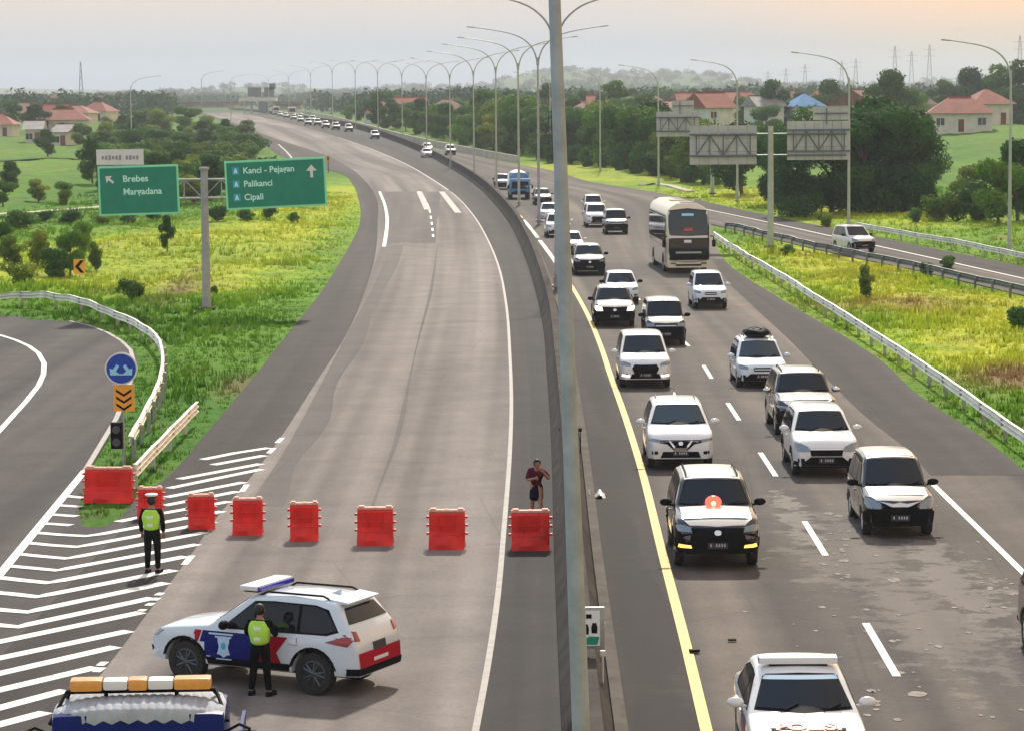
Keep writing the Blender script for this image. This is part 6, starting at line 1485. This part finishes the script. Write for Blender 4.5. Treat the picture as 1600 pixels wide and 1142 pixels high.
# far right tree belt with houses
lab2 = 'distant tree among the village roofs on the right'
for i in range(72):
    x = rnd.uniform(470, 1640); Y = rnd.uniform(520, 1050)
    if x < 620 and Y < 700: continue
    p = atY(x, Y, 160); 
    if float(road_dist(p.x, p.y)) < 12 or (x > 1430 and Y < 620): continue
    plant(rnd.choice('abcde'), p, rnd.uniform(5, 8), lab2, group='distant trees among the village roofs', wsc=rnd.uniform(1, 1.6))
for (x, Y, h) in [(1590, 600, 17), (1560, 620, 16), (1520, 640, 15), (1470, 650, 12), (1390, 520, 13), (1210, 600, 13), (1300, 620, 12), (755, 560, 12), (800, 600, 11), (860, 640, 12), (1010, 560, 11), (960, 620, 13)]:
    plant(rnd.choice('bd'), atY(x, Y, 160), h*.8, 'tall dark tree above the right-hand village', group='tall dark trees above the village', wsc=1.2)
# left side
def LT(lst, lab, cat, grp):
    for (x, y, tp, k, wd) in lst:
        p = at(x, y); plant(k, p, (y-tp)*p.y/4350, lab, cat, grp, wsc=wd)
LT([(20, 205, 160, 'b', 1.4), (55, 208, 166, 'd', 1.5), (95, 200, 165, 'b', 1.5), (130, 232, 196, 'a', 1.3), (75, 245, 205, 'd', 1.3), (20, 300, 255, 'd', 1.2), (60, 318, 282, 'e', 1.3), (5, 325, 285, 'a', 1.2), (145, 292, 225, 'd', .9), (160, 300, 235, 'b', .9), (100, 325, 290, 'c', 1.0)], 'tree in the green fields at the left edge', 'tree', 'trees in the left fields')
emb = []
for i in range(150):
    x = rnd.uniform(150, 412); f = (x-165)/240; yb = rnd.uniform(200+20*f, 325) if x < 350 else rnd.uniform(212, 300)
    if x > min(LEDGE(yb), 412)-12 or (yb > 262 and rnd.random() < .35): continue
    emb.append((x, yb, yb-rnd.uniform(14, 34)*(yb-135)/90, rnd.choice(['a', 'c', 'e', 'e', 'd', 'bush', 'bush3', 'bush', 'bush2']), rnd.uniform(1.1, 1.7)))
LT(emb, 'bushy tree on the green embankment above the left sign boards', 'tree', 'bushy trees on the left embankment')
LT([(290, 205, 168, 'a', 1.6), (255, 215, 172, 'e', 1.5), (225, 205, 170, 'a', 1.6), (320, 212, 180, 'e', 1.6), (340, 222, 196, 'a', 1.5), (190, 212, 182, 'd', 1.4)], 'larger tree on the crest of the left embankment', 'tree', 'larger trees on the embankment crest')
LT([(262, 398, 345, 'd', .62), (208, 478, 436, 'bush2', 1.1), (20, 425, 372, 'e', 1.1), (60, 420, 365, 'e', 1.0), (110, 432, 360, 'a', .8), (90, 436, 385, 'bush', 1.2), (150, 425, 378, 'e', .7), (35, 450, 405, 'bush3', 1.2), (5, 405, 350, 'a', .9), (130, 400, 350, 'c', .7)], 'shrub in the yellow grass left of the sign post', 'tree', 'shrubs in the yellow grass')
LT([(340, 352, 325, 'bush2', 1.3), (460, 352, 332, 'bush', 1), (420, 345, 322, 'bush2', 1.2), (385, 350, 328, 'bush', 1.4), (335, 466, 448, 'bush', .8), (30, 358, 325, 'bush', 1.6), (110, 352, 325, 'bush2', 1.6), (200, 352, 330, 'bush', 1.5), (240, 350, 332, 'bush2', 1.5), (160, 352, 332, 'bush3', 1.7), (70, 345, 322, 'bush2', 1.6)], 'dark low bush along the pale field track', 'bush', 'low bushes along the field track')
# slanting dry field track
st(line([at(x, y) for x, y in [(-60, 345), (60, 338), (160, 330), (290, 312), (352, 292), (400, 283)]], 1.6, M['concrete_light'], dz=.42, name='field_path'))
st(line([at(x, y) for x, y in [(-60, 258), (60, 250), (140, 249)]], 5, M['grass'], dz=.35, name='field_path'))

# far-off wood: one mass of crowns
def wood(name, n, xr, yr, label, seed):
    rs = np.random.RandomState(seed); Y = yr[0]+(yr[1]-yr[0])*rs.uniform(0, 1, n)**1.3; X = rs.uniform(xr[0], xr[1], n)*(Y+100)
    k = (road_dist(X, Y) > 14); X, Y = X[k], Y[k]; dens = np.sin(X*.011+2)*np.cos(Y*.006)+.5*np.sin(X*.03+Y*.01); k = dens > -.45; X, Y = X[k], Y[k]
    Z = ground(X, Y); R_ = rs.uniform(3.5, 6.5, len(X)); lob = np.column_stack([X, Y, Z+R_*.8, R_])
    me = leaves(name, lob, len(X)*75, 1.9, LM['wood'], seed+1, squash=.75); o = link(name, me, None, smooth=False); tag(o, label, kind='stuff'); o['category'] = 'wood'
wood('far_wood', 4200, (-.24, .24), (900, 4600), 'hazy belt of distant woodland all along the horizon', 5)

# ------------------------------------------------------------ houses
def roof_mat(name, col):
    mm = bpy.data.materials.new(name); mm.use_nodes = True; t = mm.node_tree; b = t.nodes['Principled BSDF']; c = t.nodes.new('ShaderNodeTexCoord')
    wv = t.nodes.new('ShaderNodeTexWave'); wv.inputs['Scale'].default_value = 1.6; wv.bands_direction = 'Z'; wv.inputs['Distortion'].default_value = .4; t.links.new(c.outputs['Object'], wv.inputs['Vector'])
    n1 = nnoise(t, c.outputs['Object'], .6, 4, .7); a = nmix(t, col, ramp(t, n1, [(.3, (.6, .6, .62)), (.7, (1.25, 1.2, 1.15))]), 1, 'MULTIPLY'); a = nmix(t, a, ramp(t, wv.outputs['Fac'], [(0, (.72, .72, .72)), (.5, (1.05, 1.05, 1.05))]), 1, 'MULTIPLY')
    t.links.new(a, b.inputs['Base Color']); b.inputs['Roughness'].default_value = .8; return mm
M['tile'] = roof_mat('red_clay_tiles', (.27, .062, .030)); M['tile2'] = roof_mat('brown_clay_tiles', (.17, .060, .035)); M['bluetile'] = roof_mat('blue_metal_roof', (.05, .24, .52)); M['wallw'] = mat('white_plaster_wall', (.62, .62, .58), .85, noise=.2, nscale=.8); M['win'] = mat('dark_window', (.03, .04, .05), .2); M['asb'] = roof_mat('grey_sheet_roof', (.26, .25, .25))
def house(px, Y, py, wpx, rh, label, rm='tile', hip=True, yaw=0, wallh=2.8, dpt=9):
    x = (px-800)/4350*Y; w_ = wpx*Y/4350; z = gz(x, Y); root = empty('house', (x, Y, z), R(yaw), label, 'house')
    eave = py  # pixel row of the eaves
    zw = (CAM.z - (eave-150+.008*(px-800))/4350*Y) - z; zw = max(zw, wallh)
    bm = bmesh.new(); box(bm, (0, 0, zw/2-.2), (w_, dpt, zw+.4)); bmo('wall', bm, M['wallw'], root, False)
    hw_, hd = w_/2+.6, dpt/2+.7; k = hd*.75 if hip else 0.0; bm = bmesh.new()
    v = [bm.verts.new(c) for c in ((-hw_, -hd, zw-.1), (hw_, -hd, zw-.1), (hw_, hd, zw-.1), (-hw_, hd, zw-.1), (-hw_+k, 0, zw+rh), (hw_-k, 0, zw+rh))]
    for f in ((0, 1, 5, 4), (2, 3, 4, 5), (1, 2, 5), (3, 0, 4), (3, 2, 1, 0)): bm.faces.new([v[i] for i in f])
    r_ = bmo('roof', bm, M[rm], root, False)
    bm = bmesh.new(); tube(bm, [(-hw_+k, 0, zw+rh+.02), (hw_-k, 0, zw+rh+.02)], .14, 6); bmo('ridge', bm, M['tile2'], r_)
    n = max(2, int(w_/3.2))
    for i in range(n):
        xx = -w_/2+(i+.5)*w_/n
        if i == n//2:
            bm = bmesh.new(); box(bm, (xx, -dpt/2-.02, 1.05), (.95, .08, 2.1)); bmo('door', bm, M['tile2'], root, False)
        else:
            bm = bmesh.new(); box(bm, (xx, -dpt/2-.02, zw-1.5), (1.3, .08, 1.2)); wn = bmo('window', bm, M['win'], root, False)
            bm = bmesh.new(); box(bm, (xx, -dpt/2-.07, zw-1.5), (.06, .04, 1.2)); box(bm, (xx, -dpt/2-.07, zw-2.12), (1.4, .1, .06)); bmo('frame', bm, M['white_plastic'], wn, False)
for a in [(1500, 470, 176, 95, 2.6, 'long orange-red roofed white house on the right beside the green hillside', 'tile', True, -6), (1540, 500, 162, 60, 2.6, 'second higher red roof right behind the long white house', 'tile', True, 10), (1110, 560, 168, 46, 3.0, 'steep red gabled house above the left sign board', 'tile', False, 25),
          (1060, 600, 170, 70, 1.6, 'long low red roof left of the steep gabled house', 'tile', False, 0), (1135, 640, 160, 34, 2.4, 'small red roof right of the steep gabled house', 'tile', False, -20), (1195, 600, 166, 42, 2.2, 'grey sheet roof house between red and blue roofs', 'asb', False, 15),
          (1257, 600, 166, 46, 2.8, 'house with bright blue roof behind the sign boards', 'bluetile', True, 10), (1305, 620, 166, 40, 2.6, 'red roofed house right of the blue roof', 'tile', True, -15), (1340, 560, 164, 34, 3.0, 'tall brown roofed white house right of the blue roof', 'tile2', False, 60), (1365, 640, 158, 30, 2.2, 'small brown house behind the big dark trees', 'tile2', True, 0),
          (702, 620, 172, 56, 2.4, 'brown hipped roof behind the far tree row', 'tile2', True, 8), (768, 560, 184, 38, 2.6, 'brown roof behind the median lamps', 'tile2', True, -12), (912, 620, 172, 36, 2.0, 'low brown roof just right of the foreground pole', 'tile2', True, 0), (985, 640, 166, 40, 2.2, 'pale gabled house between pole and red roofs', 'asb', False, 30),
          (105, 640, 204, 78, 2.4, 'brown-red roofed house in the left village', 'tile', True, 6), (8, 600, 212, 44, 2.4, 'red roofed house at the left edge', 'tile', True, 0), (122, 760, 190, 60, 2.0, 'second red roof behind the left village house', 'tile', True, -8), (60, 560, 232, 24, 1.6, 'small grey roofed hut in the left fields', 'asb', False, 5), (110, 540, 232, 22, 1.4, 'small pale hut right of the grey one in the left fields', 'asb', False, -10),
          (205, 1000, 166, 22, 1.2, 'tiny white building on the left skyline', 'asb', False, 0)]:
    house(*a[:9] if len(a) > 8 else a)
for i, (x, Y, e_) in enumerate([(870, 760, 163), (940, 700, 166), (1020, 720, 163), (1085, 700, 162), (1165, 720, 160), (1225, 760, 158), (1290, 740, 157), (1395, 700, 158), (1430, 640, 163), (640, 760, 168), (600, 700, 176), (40, 800, 185), (160, 820, 182), (85, 700, 194)]):
    house(x, Y, e_, rnd.uniform(34, 58), 2.8, 'far hazy house with a reddish roof', ['tile', 'tile', 'tile2'][i % 3], i % 2 == 0, rnd.uniform(-30, 30))
for i in range(16):
    x = rnd.choice([rnd.uniform(640, 1420), rnd.uniform(640, 1420), rnd.uniform(10, 190)]); Y = rnd.uniform(780, 1300); house(x, Y, rnd.uniform(154, 162), rnd.uniform(14, 26), 2.2, 'tiny hazy roof among the far trees', rnd.choice(['tile', 'tile2', 'asb']), True, rnd.uniform(-30, 30))
for o in list(COL.objects):
    if o.get('label') == 'tiny hazy roof among the far trees': o['group'] = 'tiny far roofs'
    if o.get('label') == 'far hazy house with a reddish roof': o['group'] = 'far reddish roofs'

# ------------------------------------------------------------ toll plaza and towers
def far_box(root, name, x0, x1, y0, y1, Y, m, dpt=4):
    a, b = atY(x0, Y, y1), atY(x1, Y, y0); bm = bmesh.new(); c = (a+b)/2-root.location; box(bm, (c.x, c.y, c.z), (b.x-a.x, dpt, b.z-a.z)); bmo(name, bm, m, root, False)
M['hzboard'] = mat('dark_grey_board', (.12, .15, .17), .6)
root = empty('toll_plaza', atY(405, 1150, 176), 0, 'pale toll plaza canopy with dark boards at the end of the road', 'toll plaza'); root.location.z = float(rise(1150))
far_box(root, 'canopy', 376, 432, 153, 159, 1152, M['wallw'], 14)
for x in (381, 392, 404, 416, 427): far_box(root, 'column', x, x+2.4, 158, 178, 1150, M['wallw'], 1)
for (a, b, c, d) in ((387, 408, 137, 152), (413, 428, 137, 152), (421, 430, 131, 140)): far_box(root, 'board', a, b, c, d, 1147, M['hzboard'], .5)
far_box(root, 'booth', 405, 418, 160, 176, 1144, M['hzboard'], 4)
root = empty('low_roof', atY(345, 1250, 172), 0, 'long low brown-grey roof left of the toll plaza', 'building'); root.location.z = float(rise(1250)); far_box(root, 'roof', 210, 378, 159, 163, 1250, M['tile2'], 30); far_box(root, 'wall', 216, 372, 163, 170, 1251, M['wallw'], 24)
root = empty('canopy_building', atY(480, 1100, 170), 0, 'dark sloped roof right of the toll plaza', 'building'); root.location.z = float(rise(1100)); far_box(root, 'roof', 430, 476, 158, 163, 1102, M['hzboard'], 20); far_box(root, 'wall', 434, 472, 163, 172, 1103, M['wallw'], 14)
def mast(px, Y, ytop, ybase, label, w_=1.6, group=None):
    a = atY(px, Y, ybase); t_ = atY(px, Y, ytop); root = empty('lattice_tower', (a.x, Y, a.z-2), 0, label, 'tower', group); h = t_.z-a.z+2
    bm = bmesh.new(); n = max(6, int(h/4))
    for sx_ in (-1, 1):
        for sy in (-1, 1): tube(bm, [(sx_*w_, sy*w_, 0), (sx_*w_*.15, sy*w_*.15, h)], .09, 4)
    for i in range(n):
        k0, k1 = 1-.85*i/n, 1-.85*(i+1)/n; z0, z1 = h*i/n, h*(i+1)/n
        tube(bm, [(-w_*k0, -w_*k0, z0), (w_*k1, -w_*k1, z1)], .05, 4); tube(bm, [(w_*k0, -w_*k0, z0), (-w_*k1, -w_*k1, z1)], .05, 4)
    bmo('lattice', bm, M['truss'], root)
    if group:
        for zz in (.78, .9):
            bm = bmesh.new(); tube(bm, [(-w_*2, 0, h*zz), (w_*2, 0, h*zz)], .08, 4); bmo('cross_arm', bm, M['truss'], root)
mast(127, 1300, 97, 152, 'thin tall lattice mast on the left skyline', 1.0)
for (x, yt, Y) in [(1200, 112, 2400), (1228, 107, 2300), (1258, 101, 2200), (1315, 95, 2100), (1337, 92, 2050), (1398, 72, 1900), (1424, 80, 2000), (1452, 70, 1900), (1593, 56, 1700)]:
    mast(x, Y, yt, 148, 'faint power pylon on the hazy right skyline', 2.2, 'power pylons on the right skyline')

# give the members of small groups their own place in the row
ORD = 'first second third fourth fifth sixth seventh eighth ninth tenth eleventh twelfth thirteenth fourteenth fifteenth sixteenth'.split()
from collections import defaultdict
gd = defaultdict(list)
for o in COL.objects:
    if o.get('category') and o.get('label'): gd[o['label']].append(o)
for l_, os_ in gd.items():
    if 1 < len(os_) <= 16:
        os_.sort(key=lambda o: o.location.x/max(o.location.y, 1))
        for i, o in enumerate(os_): o['label'] = l_+', '+ORD[i]+' from the left'
# ------------------------------------------------------------ haze
bm = bmesh.new(); box(bm, (0, 4100, 49.5), (13000, 8600, 107)); hz_ = bmo('haze', bm, None, None, False); tag(hz_, 'pale haze lying over the plain', kind='stuff')
hm = bpy.data.materials.new('haze_air'); hm.use_nodes = True; t = hm.node_tree; t.nodes.clear(); pv = t.nodes.new('ShaderNodeVolumePrincipled'); ou = t.nodes.new('ShaderNodeOutputMaterial')
pv.inputs['Color'].default_value = (.78, .86, .95, 1); pv.inputs['Density'].default_value = .00018; pv.inputs['Anisotropy'].default_value = .2; t.links.new(pv.outputs[0], ou.inputs['Volume']); hz_.data.materials.append(hm)
